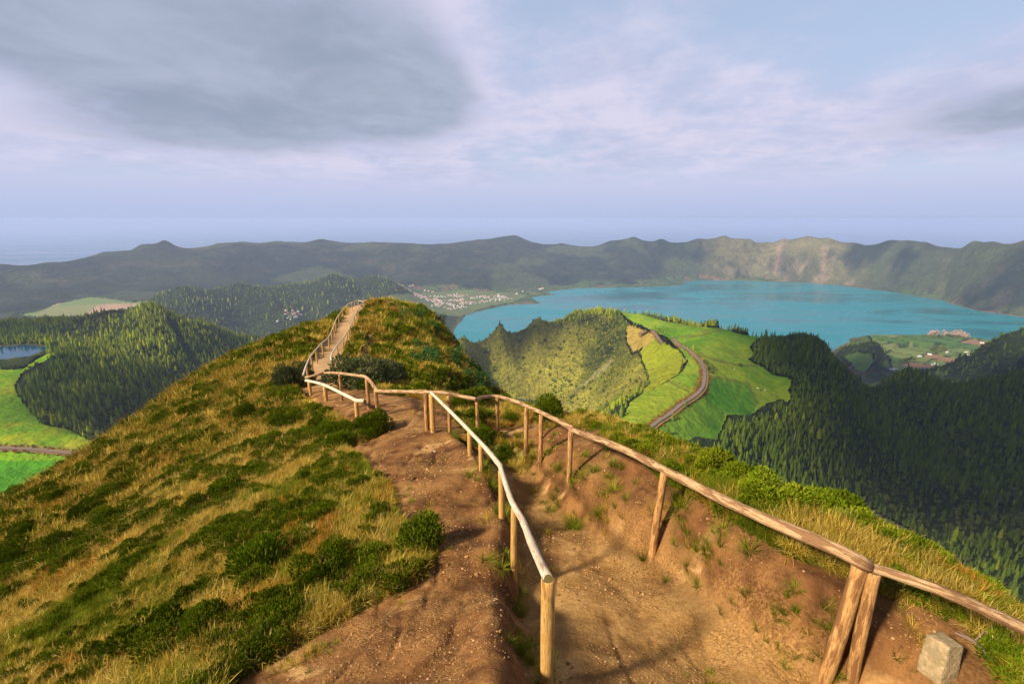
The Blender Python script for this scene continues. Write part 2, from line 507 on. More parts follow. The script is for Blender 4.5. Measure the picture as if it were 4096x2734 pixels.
def far_height(x, y, want_masks=False):
    x = np.asarray(x, float); y = np.asarray(y, float)
    z0 = far_raw(x, y)
    r = np.hypot(x, y)
    m = far_masks(x, y, z0)
    th_ = np.arctan2(x, y)
    rough = np.where(m['open'], 0.08, np.where(m['orange'] | m['lime'], 0.1, 1.0))
    rough = np.where((r > 500) & (r < 1250) & (th_ > -0.16) & (th_ < 0.36), rough * 0.35, rough)
    amp = np.clip(r / 1000, 0.4, 4.5)
    g = fbm(x, y, 260, 4, 3) * 8 + (1 - np.abs(fbm(x, y, 120, 4, 21)) * 2) * 5 - 3
    gf = fbm(x, y, 620, 5, 9) * 12 + (1 - 2 * np.abs(fbm(x, y, 300, 4, 31))) * 11 - 5.5
    k = sstep(1800, 3000, r)
    z = z0 + rough * (g * np.clip(amp, 0.4, 1.0) * (1 - k) + gf * k) * sstep(-519, -470, z0) + 0.6 * fbm(x, y, 45, 3, 5) * (1 - k)
    for poly, zw, w, bank in ((LAKE, Z_LAKE, 160.0, 3.0), (TARN, Z_TARN, 40.0, 1.5), (CRATER, Z_CRATER, 60.0, 2.0)):
        s = signed_poly(x, y, poly)
        near = (s < w)
        t = np.clip(s / w, -1, 1)
        ins = zw - 1.0 - 12 * np.clip(-t, 0, 1)
        lim = zw + bank * sstep(0, 0.15, t)
        zz = np.where(s < 0, np.minimum(z, ins), np.maximum(z, lim))
        z = np.where(near, zz, z)
    if want_masks:
        return z, m
    return z

# ------------------------------------------------------------------ the ridge with the path, under and before the camera
nctl = []


def nd(tx, ty, D):
    p = at_depth(tx, ty, D); nctl.append(tuple(p)); return p


def sil(tx, ty, D, slope=0.85):
    """a point on the visible edge of the ridge: the ground behind it drops away"""
    p = at_depth(tx, ty, D); nctl.append(tuple(p))
    r = math.hypot(p[0], p[1])
    for k in (1.12, 1.35, 1.9):
        nctl.append((p[0] * k, p[1] * k, p[2] - slope * (k - 1) * r * (1.15 if k > 1.2 else 1.0) - (abs(p[2]) * (k - 1))))


# path, foot to top
PATH_T = [(1723, 1718, 10.5), (1650, 1665, 12), (1560, 1622, 13), (1420, 1590, 15.5), (1320, 1545, 18), (1265, 1500, 22), (1294, 1440, 27), (1340, 1370, 36), (1384, 1290, 46), (1430, 1216, 58)]
for q in PATH_T:
    nd(*q)
# sunken path floor by the camera
for q in [(2200, 2734, 3.0), (2600, 2734, 3.25), (3000, 2734, 3.35), (3300, 2720, 3.5), (2056, 2400, 4.6), (2150, 2210, 5.45), (2400, 2310, 4.8), (2620, 2420, 4.35), (2850, 2560, 3.9), (2100, 1960, 7.7),
          (2283, 2030, 7.0), (2660, 2230, 5.2), (2165, 1925, 8.0), (2030, 1850, 9.0), (2010, 1770, 10.2), (1960, 1735, 11)]:
    nd(*q)
# upper earth shoulder on the left
for q in [(2010, 2734, 2.88), (1950, 2420, 4.0), (1960, 2200, 5.1), (1880, 2000, 6.75), (1800, 1850, 8.5), (1700, 1850, 8.4), (1500, 1780, 10.1), (1500, 2000, 7.0), (1500, 2300, 4.95), (1500, 2734, 3.2),
          (1720, 2500, 3.85), (1800, 2200, 5.2), (1840, 1760, 9.8), (1850, 1690, 11.3), (2000, 2085, 6.05), (1921, 1872, 7.6), (1877, 1808, 8.5)]:
    nd(*q)
# right bank and its grassy top
for q in [(2440, 2040, 6.65), (2500, 1870, 7.05), (2430, 1790, 8.2), (2330, 1740, 9.5), (2200, 1700, 10.6), (2750, 2060, 5.3), (2950, 2200, 4.6), (3050, 2380, 4.05), (3300, 2300, 4.15), (3250, 2520, 3.65), (3440, 2730, 3.55), (3735, 2680, 3.5),
          (3600, 2230, 4.7), (3900, 2420, 4.2), (4096, 2734, 3.4), (3000, 2000, 5.9), (2750, 1850, 7.25), (2600, 1770, 8.9), (2050, 1690, 11.6), (1950, 1650, 13)]:
    nd(*q)
# left slope
for q in [(0, 2734, 5.0), (500, 2734, 4.2), (1000, 2734, 3.6), (1200, 2400, 4.7), (1000, 2000, 8.0), (500, 2200, 8.5), (0, 2300, 10.0), (1200, 1850, 10.5), (600, 2000, 12), (300, 2050, 14.5), (1200, 1600, 17.2),
          (1000, 1650, 17.5), (800, 1750, 17), (1200, 1480, 25.5), (1150, 1430, 32), (1000, 1500, 28), (800, 1600, 26), (1300, 1330, 43), (700, 1720, 22), (400, 1900, 19), (200, 2420, 7.6), (700, 2420, 6.0), (1350, 1700, 12.5), (900, 1850, 12)]:
    nd(*q)
# right flank of the spur
for q in [(1700, 1450, 35), (1550, 1400, 38), (1500, 1500, 26), (1900, 1560, 27), (1700, 1560, 20.5), (1550, 1560, 19.5), (1600, 1300, 52), (1780, 1400, 45), (1500, 1240, 56), (1900, 1620, 16), (2080, 1640, 14.5)]:
    nd(*q)
# edges against the deep
for q in [(1390, 1212, 58), (1290, 1285, 55), (1150, 1365, 49), (1000, 1415, 45), (860, 1485, 41), (700, 1594, 37), (560, 1694, 33), (350, 1824, 29), (180, 1914, 25.5), (0, 2012, 23), (-300, 2150, 20), (-800, 2400, 17)]:
    sil(q[0], q[1] + 2300 / q[2] - 16, q[2])
for q in [(1470, 1206, 60), (1540, 1206, 62), (1640, 1232, 61), (1700, 1266, 60), (1760, 1298, 58.5), (1800, 1345, 56.5), (1840, 1395, 53), (1880, 1445, 49), (1950, 1507, 42), (2010, 1565, 35)]:
    sil(q[0], q[1] + 700 / q[2], q[2])
for q in [(2130, 1628, 15.5), (2240, 1660, 13.8), (2350, 1692, 12.2), (2500, 1728, 11.0), (2650, 1765, 9.9), (2780, 1815, 8.9), (2900, 1870, 8.1), (3070, 1945, 7.2), (3250, 2020, 6.4), (3450, 2105, 5.7), (3620, 2170, 5.2), (3800, 2245, 4.75), (4096, 2400, 4.3), (4500, 2620, 3.9)]:
    sil(q[0], q[1] + 800 / q[2] - 30, q[2], 1.1)
nctl += [(0, 0, -1.95), (-1.6, 1.2, -2.5), (1.5, 1.2, -2.55), (-3.2, 0, -2.7), (3.5, 0, -2.5), (0, -4, -1.5), (-6, -4, -3.4), (6, -4, -3.4), (-14, -2, -8), (12, -3, -12), (0, -14, -1), (-20, -20, -10), (20, -20, -14),
         (0, -40, -2), (-60, -30, -40), (60, -30, -60), (7.5, 1.5, -6.0), (0, 1.2, -2.35)]
for a in range(0, 360, 15):
    t = math.radians(a)
    for R, Z in ((160, -150), (420, -330)):
        if math.cos(t) < -0.5:
            Z = -40 if R == 160 else -120
        nctl.append((R * math.sin(t), R * math.cos(t), Z))
_n = np.array(nctl)
near_rbf = RBF(_n[:, :2], _n[:, 2], c=0.12, smooth=0.01)

# fence lines in plan (used to shape the cut of the path)
LEFT_RAIL = [(2194, 2320, 3.0), (2056, 2040, 4.55), (1995, 1870, 6.0), (1920, 1790, 7.5), (1868, 1720, 8.6), (1722, 1568, 10.4)]
path_xy = [at_depth(*q)[:2] for q in PATH_T]
floor_xy = [at_depth(*q)[:2] for q in [(2550, 3100, 2.4), (2550, 2734, 3.2), (2420, 2310, 4.8), (2330, 2130, 6.2), (2170, 1980, 7.6), (2040, 1850, 9.0), (1900, 1745, 10.8)]]
right_edge = [at_depth(*q)[:2] for q in [(3900, 2900, 3.0), (3440, 2734, 3.5), (3050, 2520, 3.95), (2700, 2260, 5.1), (2320, 2040, 6.95), (2195, 1930, 7.9), (2130, 1820, 9.2)]]
left_edge = [at_depth(*q)[:2] for q in [(2090, 2900, 2.6), (2080, 2734, 2.95), (2030, 2420, 4.4), (2050, 2200, 5.35), (2045, 2080, 6.2), (1965, 1900, 7.7), (1905, 1815, 8.8), (1830, 1745, 10.2)]]
CUT = left_edge + right_edge[::-1]

DIRT_T = [  # bare earth outlines, pixel space
    [(880, 2734), (1150, 2560), (1420, 2400), (1650, 2300), (1720, 2200), (1620, 2080), (1560, 1960), (1480, 1860), (1380, 1790), (1340, 1770), (1500, 1730), (1620, 1690), (1650, 1640), (1760, 1660), (1850, 1700), (1900, 1760), (2000, 1850), (2100, 1900), (2150, 1800), (2060, 1740), (1950, 1730), (1950, 1700), (2150, 1690), (2400, 1700), (2360, 1720), (2500, 1810), (2680, 1935), (2900, 2070), (3140, 2215), (3420, 2315), (3660, 2420), (3850, 2480), (4000, 2700), (4300, 3300), (600, 3300)],
]
TRACK2 = [at_depth(*q)[:2] for q in [(1180, 1160, 70), (1480, 1340, 40), (1460, 1440, 30), (1500, 1480, 26)]]


_re = np.array(right_edge)[np.argsort(np.array(right_edge)[:, 1])]
_re_y, _re_x = _re[:, 1], _re[:, 0]


def bank_mask(x, y):
    sd_ = x - np.interp(y, _re_y, _re_x)
    return sstep(-0.1, 0.25, sd_) * sstep(11, 9, y) + 0.6 * sstep(0.2, 0.0, np.abs(signed_poly(x, y, CUT))) * (sd_ < -0.3) * (y < 10)


def near_height(x, y):
    x = np.asarray(x, float); y = np.asarray(y, float)
    z = near_rbf(np.c_[x, y])
    r = np.hypot(x, y)
    cut = signed_poly(x, y, CUT)
    close = (r < 14)
    xr = np.interp(y, _re_y, _re_x)
    sd_ = x - xr
    z = z + 0.24 * sstep(-0.05, 0.42, sd_ + 0.10 * fbm(x, y, 0.5, 3, 47)) * sstep(2.4, 1.2, sd_) * sstep(11, 9, y) * sstep(0.8, 2.0, y)
    z = z - 0.18 * sstep(0.10, -0.10, cut + 0.08 * fbm(x, y, 0.4, 3, 48)) * close
    z = z + 0.07 * np.exp(-((cut - 0.16) / 0.16) ** 2) * close
    # broken ground
    veg = sstep(1.2, 3.5, np.minimum(dist_poly(x, y, path_xy, False), dist_poly(x, y, floor_xy, False)))
    z = z + veg * (fbm(x, y, 2.6, 3, 41) * 0.16 + fbm(x, y, 7.5, 3, 42) * 0.32 * sstep(6, 25, r) + fbm(x, y, 30, 3, 43) * 1.2 * sstep(60, 150, r))
    z = z + (1 - veg) * (fbm(x, y, 0.9, 4, 51) * 0.040 + fbm(x, y, 0.22, 3, 52) * 0.016) * np.where(cut < 0, 0.6, 1.0) * sstep(60, 10, r)
    # runnels across the earth
    rn = np.abs(fbm(x * 1.0, y * 0.35, 0.55, 3, 57))
    z = z - (1 - veg) * np.where(cut < 0, 0.018, 0.032) * np.exp(-(rn / 0.08) ** 2) * (r < 13)
    # hill path is a flat bench
    d = dist_poly(x, y, path_xy[4:], False)
    return z - 0.12 * sstep(1.2, 0.8, d)


def dirt_mask(x, y, z):
    tx, ty = project(x, y, z)
    r = np.hypot(x, y)
    w = fbm(x, y, 1.1, 3, 61)
    m = np.zeros(np.shape(x))
    for poly in DIRT_T:
        s = signed_poly(tx + w * 70, ty + w * 45, poly)
        m = np.maximum(m, sstep(14, -14, s) * (r < 13.5))
    m = np.maximum(m, sstep(1.25, 1.0, dist_poly(x, y, path_xy[1:], False) + w * 0.08))
    m = np.maximum(m, 0.9 * sstep(0.55, 0.3, dist_poly(x, y, TRACK2[1:], False) + w * 0.15))
    m = np.where(r < 2.4, np.maximum(m, (np.abs(x) < 2.0) * 1.0), m)
    return m


# ------------------------------------------------------------------ mesh helpers
def link(o, parent=None, label=None, cat=None, group=None, kind=None):
    if o.name not in COL.objects:
        COL.objects.link(o)
    if parent is not None:
        o.parent = parent
    if label: o['label'] = label
    if cat: o['category'] = cat
    if group: o['group'] = group
    if kind: o['kind'] = kind
    return o


def grid_mesh(name, X, Y, Z, mat):
    nr, nc = X.shape
    me = bpy.data.meshes.new(name)
    idx = np.arange(nr * nc).reshape(nr, nc)
    q = np.stack([idx[:-1, :-1], idx[:-1, 1:], idx[1:, 1:], idx[1:, :-1]], -1).reshape(-1, 4)
    me.vertices.add(nr * nc)
    me.vertices.foreach_set('co', np.stack([X, Y, Z], -1).reshape(-1).astype(np.float32))
    me.loops.add(q.size)
    me.loops.foreach_set('vertex_index', q.reshape(-1).astype(np.int32))
    me.polygons.add(len(q))
    me.polygons.foreach_set('loop_start', np.arange(0, q.size, 4, dtype=np.int32))
    me.polygons.foreach_set('use_smooth', np.ones(len(q), bool))
    me.update(calc_edges=True)
    me.materials.append(mat)
    return me


def set_col(me, name, rgb):
    a = me.color_attributes.new(name, 'FLOAT_COLOR', 'POINT')
    c = np.ones((len(rgb), 4), np.float32)
    c[:, :3] = rgb
    a.data.foreach_set('color', c.reshape(-1))


def poly_mesh(name, V, F, mats, midx=None, smooth=False):
    me = bpy.data.meshes.new(name)
    me.from_pydata([tuple(v) for v in V], [], [tuple(f) for f in F])
    for m in (mats if isinstance(mats, (list, tuple)) else [mats]):
        me.materials.append(m)
    if midx is not None:
        me.polygons.foreach_set('material_index', np.asarray(midx, np.int32))
    if smooth:
        me.polygons.foreach_set('use_smooth', np.ones(len(me.polygons), bool))
    me.update()
    return me


def new_mat(name):
    m = bpy.data.materials.new(name)
    m.use_nodes = True
    T = NT(m.node_tree)
    out = T.n('ShaderNodeOutputMaterial')
    return m, T, out


def principled(T, out, color, rough=0.9, spec=0.1, normal=None):
    b = T.n('ShaderNodeBsdfPrincipled')
    T.put(b.inputs['Base Color'], color)
    T.put(b.inputs['Roughness'], rough)
    b.inputs['Specular IOR Level'].default_value = spec
    if normal is not None:
        T.link(normal, b.inputs['Normal'])
    T.link(b.outputs[0], out.inputs['Surface'])
    return b


def bump(T, height, strength=0.5, dist=0.1, prev=None):
    nd_ = T.n('ShaderNodeBump')
    nd_.inputs['Strength'].default_value = strength
    nd_.inputs['Distance'].default_value = dist
    T.link(height, nd_.inputs['Height'])
    if prev is not None:
        T.link(prev, nd_.inputs['Normal'])
    return nd_.outputs[0]


# ------------------------------------------------------------------ materials of the ground
def mat_terrain():
    m, T, out = new_mat("terrain_cover")
    att = T.n('ShaderNodeAttribute', attribute_name='Col')
    geo = T.n('ShaderNodeNewGeometry')
    p = geo.outputs['Position']
    n1 = T.noise(p, 0.02, 6, 0.62)
    n2 = T.noise(p, 0.16, 5, 0.65)
    att2 = T.n('ShaderNodeAttribute', attribute_name='Rough')
    rg = att2.outputs['Fac']
    v = T.math('ADD', T.math('MULTIPLY', n1, 0.9), T.math('MULTIPLY', n2, 1.1))
    v = T.ramp(v, 0.7, 1.3, 0.5, 1.5, smooth=False)
    v = T.math('ADD', T.math('MULTIPLY', T.math('SUBTRACT', v, 1.0), T.math('ADD', T.math('MULTIPLY', rg, 0.75), 0.25)), 1.0)
    cc = T.n('ShaderNodeCombineColor')
    for i in range(3):
        T.link(v, cc.inputs[i])
    col = T.mix(1.0, att.outputs['Color'], cc.outputs[0], 'MULTIPLY')
    vor = T.n('ShaderNodeTexVoronoi', feature='F1')
    vor.inputs['Scale'].default_value = 0.085
    T.link(p, vor.inputs['Vector'])
    hgt = T.math('MULTIPLY', T.math('ADD', T.math('MULTIPLY', n2, 1.0), T.math('MULTIPLY', T.math('SUBTRACT', 1.0, vor.outputs['Distance']), 0.6)), rg)
    nrm = bump(T, hgt, 1.0, 9.0)
    h3 = T.math('MULTIPLY', T.noise(p, 0.013, 6, 0.68), rg)
    nrm = bump(T, h3, 0.8, 70.0, nrm)
    principled(T, out, col, 0.95, 0.05, nrm)
    return m


def mat_ridge():
    m, T, out = new_mat("ridge_earth")
    att = T.n('ShaderNodeAttribute', attribute_name='Dirt')
    geo = T.n('ShaderNodeNewGeometry')
    p = geo.outputs['Position']
    w = T.noise(p, 1.3, 4, 0.6)
    big = T.noise(p, 0.55, 5, 0.6)
    mid = T.noise(p, 2.7, 5, 0.6)
    grit = T.noise(p, 38.0, 3, 0.6)
    vor = T.n('ShaderNodeTexVoronoi', feature='F1')
    vor.inputs['Scale'].default_value = 62.0
    T.link(p, vor.inputs['Vector'])
    vcol = vor.outputs['Color']
    vs = T.n('ShaderNodeSeparateColor')
    T.link(vcol, vs.inputs[0])
    d1 = T.mix(T.ramp(mid, 0.36, 0.66), (0.075, 0.030, 0.011), (0.235, 0.112, 0.038))
    d1 = T.mix(T.ramp(big, 0.46, 0.68), d1, (0.33, 0.180, 0.066))
    d1 = T.mix(T.ramp(T.noise(p, 0.9, 4, 0.55, 0.4), 0.60, 0.72), d1, (0.075, 0.028, 0.011))
    d1 = T.mix(T.ramp(T.noise(p, 1.15, 5, 0.6, 0.8), 0.55, 0.66), d1, (0.46, 0.28, 0.115))
    tr = T.n('ShaderNodeAttribute', attribute_name='Tread')
    tan_ = T.mix(T.ramp(mid, 0.3, 0.7), (0.26, 0.142, 0.046), (0.44, 0.275, 0.105))
    d1 = T.mix(T.math('MULTIPLY', tr.outputs['Fac'], T.ramp(T.noise(p, 0.8, 4, 0.6), 0.35, 0.6, 0.25, 0.85)), d1, tan_)
    bk = T.n('ShaderNodeAttribute', attribute_name='Bank')
    red = T.mix(T.ramp(mid, 0.35, 0.65), (0.048, 0.020, 0.009), (0.155, 0.068, 0.024))
    d1 = T.mix(T.math('MULTIPLY', bk.outputs['Fac'], T.ramp(T.noise(p, 1.0, 4, 0.6), 0.30, 0.66, 1.0, 0.6)), d1, red)
    # packed sandy crust and loose gravel
    gcol = T.mix(vs.outputs[0], (0.085, 0.036, 0.011), (0.44, 0.25, 0.085))
    gm = T.math('MULTIPLY', T.ramp(T.noise(p, 1.7, 4, 0.6), 0.42, 0.62), 0.5)
    gm = T.math('MULTIPLY', gm, T.ramp(bk.outputs['Fac'], 0.0, 1.0, 1.0, 0.4))
    dirt = T.mix(gm, d1, gcol)
    dirt = T.mix(T.ramp(grit, 0.3, 0.7, 0.0, 0.35), dirt, (0.07, 0.03, 0.012))
    soil = T.mix(T.noise(p, 3.0, 4, 0.6), (0.035, 0.032, 0.010), (0.16, 0.125, 0.038))
    soil = T.mix(T.ramp(T.noise(p, 0.35, 4, 0.6), 0.45, 0.62), soil, (0.20, 0.16, 0.045))
    fac = T.ramp(T.math('ADD', att.outputs['Fac'], T.math('MULTIPLY', T.math('SUBTRACT', w, 0.5), 0.7)), 0.35, 0.65)
    col = T.mix(fac, soil, dirt)
    h1 = T.math('MULTIPLY', mid, 1.0)
    n = bump(T, h1, 0.5, 0.12)
    h2 = T.math('ADD', T.math('MULTIPLY', T.math('SUBTRACT', 1.0, vor.outputs['Distance']), gm), T.math('MULTIPLY', grit, 0.5))
    n = bump(T, h2, 0.55, 0.018, n)
    col = T.mix(T.ramp(geo_y(T, p), 16.0, 24.0), col, T.mix(fac, soil, T.mix(mid, (0.30, 0.185, 0.09), (0.42, 0.28, 0.15))))
    principled(T, out, col, 0.92, 0.12, n)
    return m


def geo_y(T, p):
    s = T.n('ShaderNodeSeparateXYZ')
    T.link(p, s.inputs[0])
    return s.outputs[1]


def mat_water(name, deep, rough=0.12, bscale=0.02, bstr=0.15):
    m, T, out = new_mat(name)
    geo = T.n('ShaderNodeNewGeometry')
    p = geo.outputs['Position']
    mp = T.n('ShaderNodeMapping')
    mp.inputs['Scale'].default_value = (0.35, 1.0, 1.0)
    T.link(p, mp.inputs[0])
    st = T.math('ADD', T.math('MULTIPLY', T.noise(mp.outputs[0], 0.0042, 5, 0.55, 0.6), 0.5), T.math('MULTIPLY', T.noise(mp.outputs[0], 0.0011, 3, 0.5, 0.8), 0.5))
    f = T.noise(mp.outputs[0], bscale, 4, 0.6)
    ro = T.ramp(st, 0.40, 0.60, rough * 0.8, rough * 2.6)
    col = T.mix(T.ramp(st, 0.38, 0.52), tuple(c * 0.55 for c in deep), tuple(c * 1.1 for c in deep))
    n = bump(T, f, bstr, 1.0)
    b = principled(T, out, col, ro, 0.22, n)
    b.inputs['IOR'].default_value = 1.33
    return m


MAT_TERRAIN = mat_terrain()
MAT_RIDGE = mat_ridge()


# ------------------------------------------------------------------ far terrain mesh
def field_tone(x, y, cell, seed):
    """rotated patchwork: returns id noise 0..1 and distance to the field edge in cells"""
    a = 0.35
    u = (x * math.cos(a) + y * math.sin(a)) / cell + fbm(x, y, cell * 3, 2, seed + 9) * 0.5
    v = (-x * math.sin(a) + y * math.cos(a)) / (cell * 1.7) + fbm(x, y, cell * 3, 2, seed + 5) * 0.5
    v = v + _hash(np.floor(u), np.floor(u) * 0, seed + 2)
    idn = _hash(np.floor(u), np.floor(v), seed)
    fu, fv = u - np.floor(u), v - np.floor(v)
    edge = np.minimum(np.minimum(fu, 1 - fu) * 1.0, np.minimum(fv, 1 - fv) * 1.7)
    return idn, edge


def lerp(a, b, t):
    a = np.asarray(a, float); b = np.asarray(b, float)
    return a + (b - a) * np.asarray(t)[..., None]


def terrain_colour(x, y, z, m, slope):
    r = np.hypot(x, y)
    n1 = fbm(x, y, 90, 4, 101) * 0.5 + 0.5
    n2 = fbm(x, y, 300, 4, 111) * 0.5 + 0.5
    n3 = fbm(x, y, 24, 3, 121) * 0.5 + 0.5
    forest = lerp((0.018, 0.034, 0.010), (0.040, 0.058, 0.014), n1)
    scrub = lerp((0.19, 0.20, 0.026), (0.32, 0.285, 0.045), n1)
    bowl = (r > 640) & (r < 1120) & (np.arctan2(x, y) > -0.14) & (np.arctan2(x, y) < 0.33) & (z < -206)
    col = forest
    col = np.where(bowl[:, None], lerp(forest, scrub, sstep(0.28, 0.5, n2 * 0.5 + n1 * 0.5)), col)
    # far slopes: forest, pasture and bare scars; shade painted in as darker tones
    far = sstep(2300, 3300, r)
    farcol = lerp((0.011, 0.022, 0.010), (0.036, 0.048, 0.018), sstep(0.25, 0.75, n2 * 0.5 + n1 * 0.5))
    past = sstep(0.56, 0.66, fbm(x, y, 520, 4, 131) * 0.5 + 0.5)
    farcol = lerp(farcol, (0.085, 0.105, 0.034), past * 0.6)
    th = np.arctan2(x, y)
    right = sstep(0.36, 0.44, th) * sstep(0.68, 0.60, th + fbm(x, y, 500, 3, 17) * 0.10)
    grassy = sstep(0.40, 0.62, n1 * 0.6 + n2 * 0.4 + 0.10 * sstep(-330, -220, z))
    farcol = lerp(farcol, (0.20, 0.180, 0.075), right * (0.30 + 0.6 * grassy))  # grass tone, also paints the sunlit stretch of the wall paler
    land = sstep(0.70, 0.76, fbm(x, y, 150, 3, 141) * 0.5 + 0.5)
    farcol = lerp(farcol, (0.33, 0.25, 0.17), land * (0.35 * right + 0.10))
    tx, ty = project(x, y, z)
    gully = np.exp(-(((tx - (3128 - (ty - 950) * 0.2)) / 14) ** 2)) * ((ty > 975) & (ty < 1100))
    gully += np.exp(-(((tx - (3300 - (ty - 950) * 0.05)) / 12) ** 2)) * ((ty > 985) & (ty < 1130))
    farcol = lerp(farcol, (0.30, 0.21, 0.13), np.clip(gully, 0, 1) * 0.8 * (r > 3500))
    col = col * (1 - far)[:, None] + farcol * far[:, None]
    # floor of the caldera: small fields
    idn, edge = field_tone(x, y, 95, 201)
    fcol = lerp((0.055, 0.115, 0.022), (0.135, 0.165, 0.045), sstep(0.15, 0.85, idn))
    fcol = np.where((idn > 0.86)[:, None], np.array((0.20, 0.125, 0.07)), fcol)
    fcol = np.where((edge < 0.045)[:, None], np.array((0.022, 0.036, 0.012)), fcol)
    floor = sstep(-490, -503, z) * (r > 1600) * sstep(0.35, 0.50, n2)
    col = col * (1 - 0.8 * floor)[:, None] + fcol * (0.8 * floor)[:, None]
    pl = m['plain_r'] | m['hillfield']
    col = np.where(m['plain_r'][:, None], fcol * 1.05, col)
    col = np.where(m['hillfield'][:, None], lerp((0.07, 0.135, 0.024), (0.10, 0.15, 0.03), n3), col)
    idl, edl = field_tone(x, y, 230, 231)
    lcol = lerp((0.12, 0.17, 0.05), (0.30, 0.20, 0.13), sstep(0.3, 0.75, idl))
    col = np.where(m['plain_l'][:, None], lcol, col)
    vcol = lerp((0.06, 0.10, 0.028), (0.13, 0.14, 0.055), n3)
    col = np.where(m['village'][:, None], vcol, col)
    # meadows
    g = lerp((0.060, 0.165, 0.006), (0.185, 0.235, 0.014), sstep(0.25, 0.75, n1 * 0.5 + n3 * 0.3 + 0.2 * (fbm(x, y, 7, 2, 171) * .5 + .5)))
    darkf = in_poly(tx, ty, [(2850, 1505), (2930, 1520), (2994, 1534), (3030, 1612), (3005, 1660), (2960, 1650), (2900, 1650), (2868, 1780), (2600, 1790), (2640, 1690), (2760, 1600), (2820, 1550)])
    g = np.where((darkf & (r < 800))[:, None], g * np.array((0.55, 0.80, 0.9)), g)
    hedge = np.zeros_like(r)
    for pl_ in ([(2700, 1348), (2806, 1339), (2889, 1314)], [(2673, 1523), (2712, 1540), (2756, 1565)], [(2790, 1417), (2881, 1444), (2951, 1459), (3030, 1463)], [(2847, 1505), (2930, 1519), (2993, 1533), (3030, 1610)]):
        hedge = np.maximum(hedge, np.exp(-(dist_poly(tx, ty + fbm(x, y, 8, 2, 3) * 3, pl_, False) / 5.0) ** 2))
    g = lerp(g, (0.085, 0.085, 0.02), hedge * 0.8)
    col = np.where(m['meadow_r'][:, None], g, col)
    gl = lerp((0.12, 0.245, 0.006), (0.255, 0.27, 0.010), sstep(0.35, 0.65, n2 * 0.5 + n3 * 0.5))
    gl = np.where((ty > 1840)[:, None], lerp((0.05, 0.20, 0.006), (0.075, 0.23, 0.010), n3), gl)
    vy = np.exp(-((ty - 1790 - (tx - 150) * 0.05) / 14) ** 2) * (tx > -500)
    gl = lerp(gl, (0.16, 0.13, 0.03), vy * 0.8)
    col = np.where(m['meadow_l'][:, None], gl, col)
    col = np.where(m['clear'][:, None], lerp((0.075, 0.10, 0.028), (0.11, 0.13, 0.035), n3), col)
    col = np.where(m['orange'][:, None], lerp((0.22, 0.17, 0.03), (0.33, 0.235, 0.06), n3), col)
    col = np.where(m['lime'][:, None], lerp((0.14, 0.19, 0.008), (0.24, 0.25, 0.012), n3), col)
    col = np.where(m['scar'][:, None], lerp((0.18, 0.18, 0.045), (0.28, 0.25, 0.10), sstep(0.5, 0.8, n3)), col)
    # shore
    for poly, w in ((LAKE, 14.0), (TARN, 5.0)):
        s = signed_poly(x, y, poly)
        col = lerp(col, (0.20, 0.15, 0.075), 0.7 * np.exp(-(np.clip(s, 0, None) / w) ** 2) * (s > -w))
    return np.clip(col, 0, 1)


def build_far():
    th = np.radians(np.linspace(-68, 68, 850))
    lr = np.concatenate([np.linspace(math.log(250), math.log(1500), 300, endpoint=False), np.linspace(math.log(1500), math.log(6200), 200, endpoint=False), np.linspace(math.log(6200), math.log(12000), 12)])
    R, TH = np.meshgrid(np.exp(lr), th, indexing='ij')
    X, Y = R * np.sin(TH), R * np.cos(TH)
    z, m = far_height(X.ravel(), Y.ravel(), True)
    Z = z.reshape(X.shape)
    me = grid_mesh("terrain", X, Y, Z, MAT_TERRAIN)
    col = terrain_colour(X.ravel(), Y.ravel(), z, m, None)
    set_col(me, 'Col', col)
    r = R.ravel()
    rough = np.where(m['open'], 0.22, np.where(m['lime'] | m['orange'], 0.4, 1.0))
    a = me.attributes.new('Rough', 'FLOAT', 'POINT')
    a.data.foreach_set('value', rough.astype(np.float32))
    return link(bpy.data.objects.new("terrain", me), kind="structure")


def build_near():
    th = np.radians(np.concatenate([np.linspace(-62, 62, 480, endpoint=False), np.linspace(62, 298, 80)]))
    lr = np.concatenate([np.linspace(math.log(0.5), math.log(70), 430, endpoint=False), np.linspace(math.log(70), math.log(420), 60)])
    R, TH = np.meshgrid(np.exp(lr), th, indexing='ij')
    X, Y = R * np.sin(TH), R * np.cos(TH)
    z = near_height(X.ravel(), Y.ravel())
    me = grid_mesh("ridge", X, Y, z.reshape(X.shape), MAT_RIDGE)
    a = me.attributes.new('Dirt', 'FLOAT', 'POINT')
    a.data.foreach_set('value', dirt_mask(X.ravel(), Y.ravel(), z).astype(np.float32))
    a = me.attributes.new('Tread', 'FLOAT', 'POINT')
    a.data.foreach_set('value', sstep(0.05, -0.25, signed_poly(X.ravel(), Y.ravel(), CUT)).astype(np.float32))
    a = me.attributes.new('Bank', 'FLOAT', 'POINT')
    a.data.foreach_set('value', np.clip(bank_mask(X.ravel(), Y.ravel()), 0, 1).astype(np.float32))
    return link(bpy.data.objects.new("ridge", me), kind="structure")


far_obj = build_far()
near_obj = build_near()


def water_sheet(name, poly, z, mat, grow):
    c = np.mean(np.array(poly), 0)
    V = []
    for x, y in poly:
        d = np.array((x, y)) - c
        d = d / (np.linalg.norm(d) + 1e-9)
        V.append((x + d[0] * grow, y + d[1] * grow, z))
    me = poly_mesh(name, V, [list(range(len(V)))[::-1]], mat)
    if me.polygons[0].normal.z < 0:
        me.flip_normals()
    return link(bpy.data.objects.new(name, me), kind="structure")


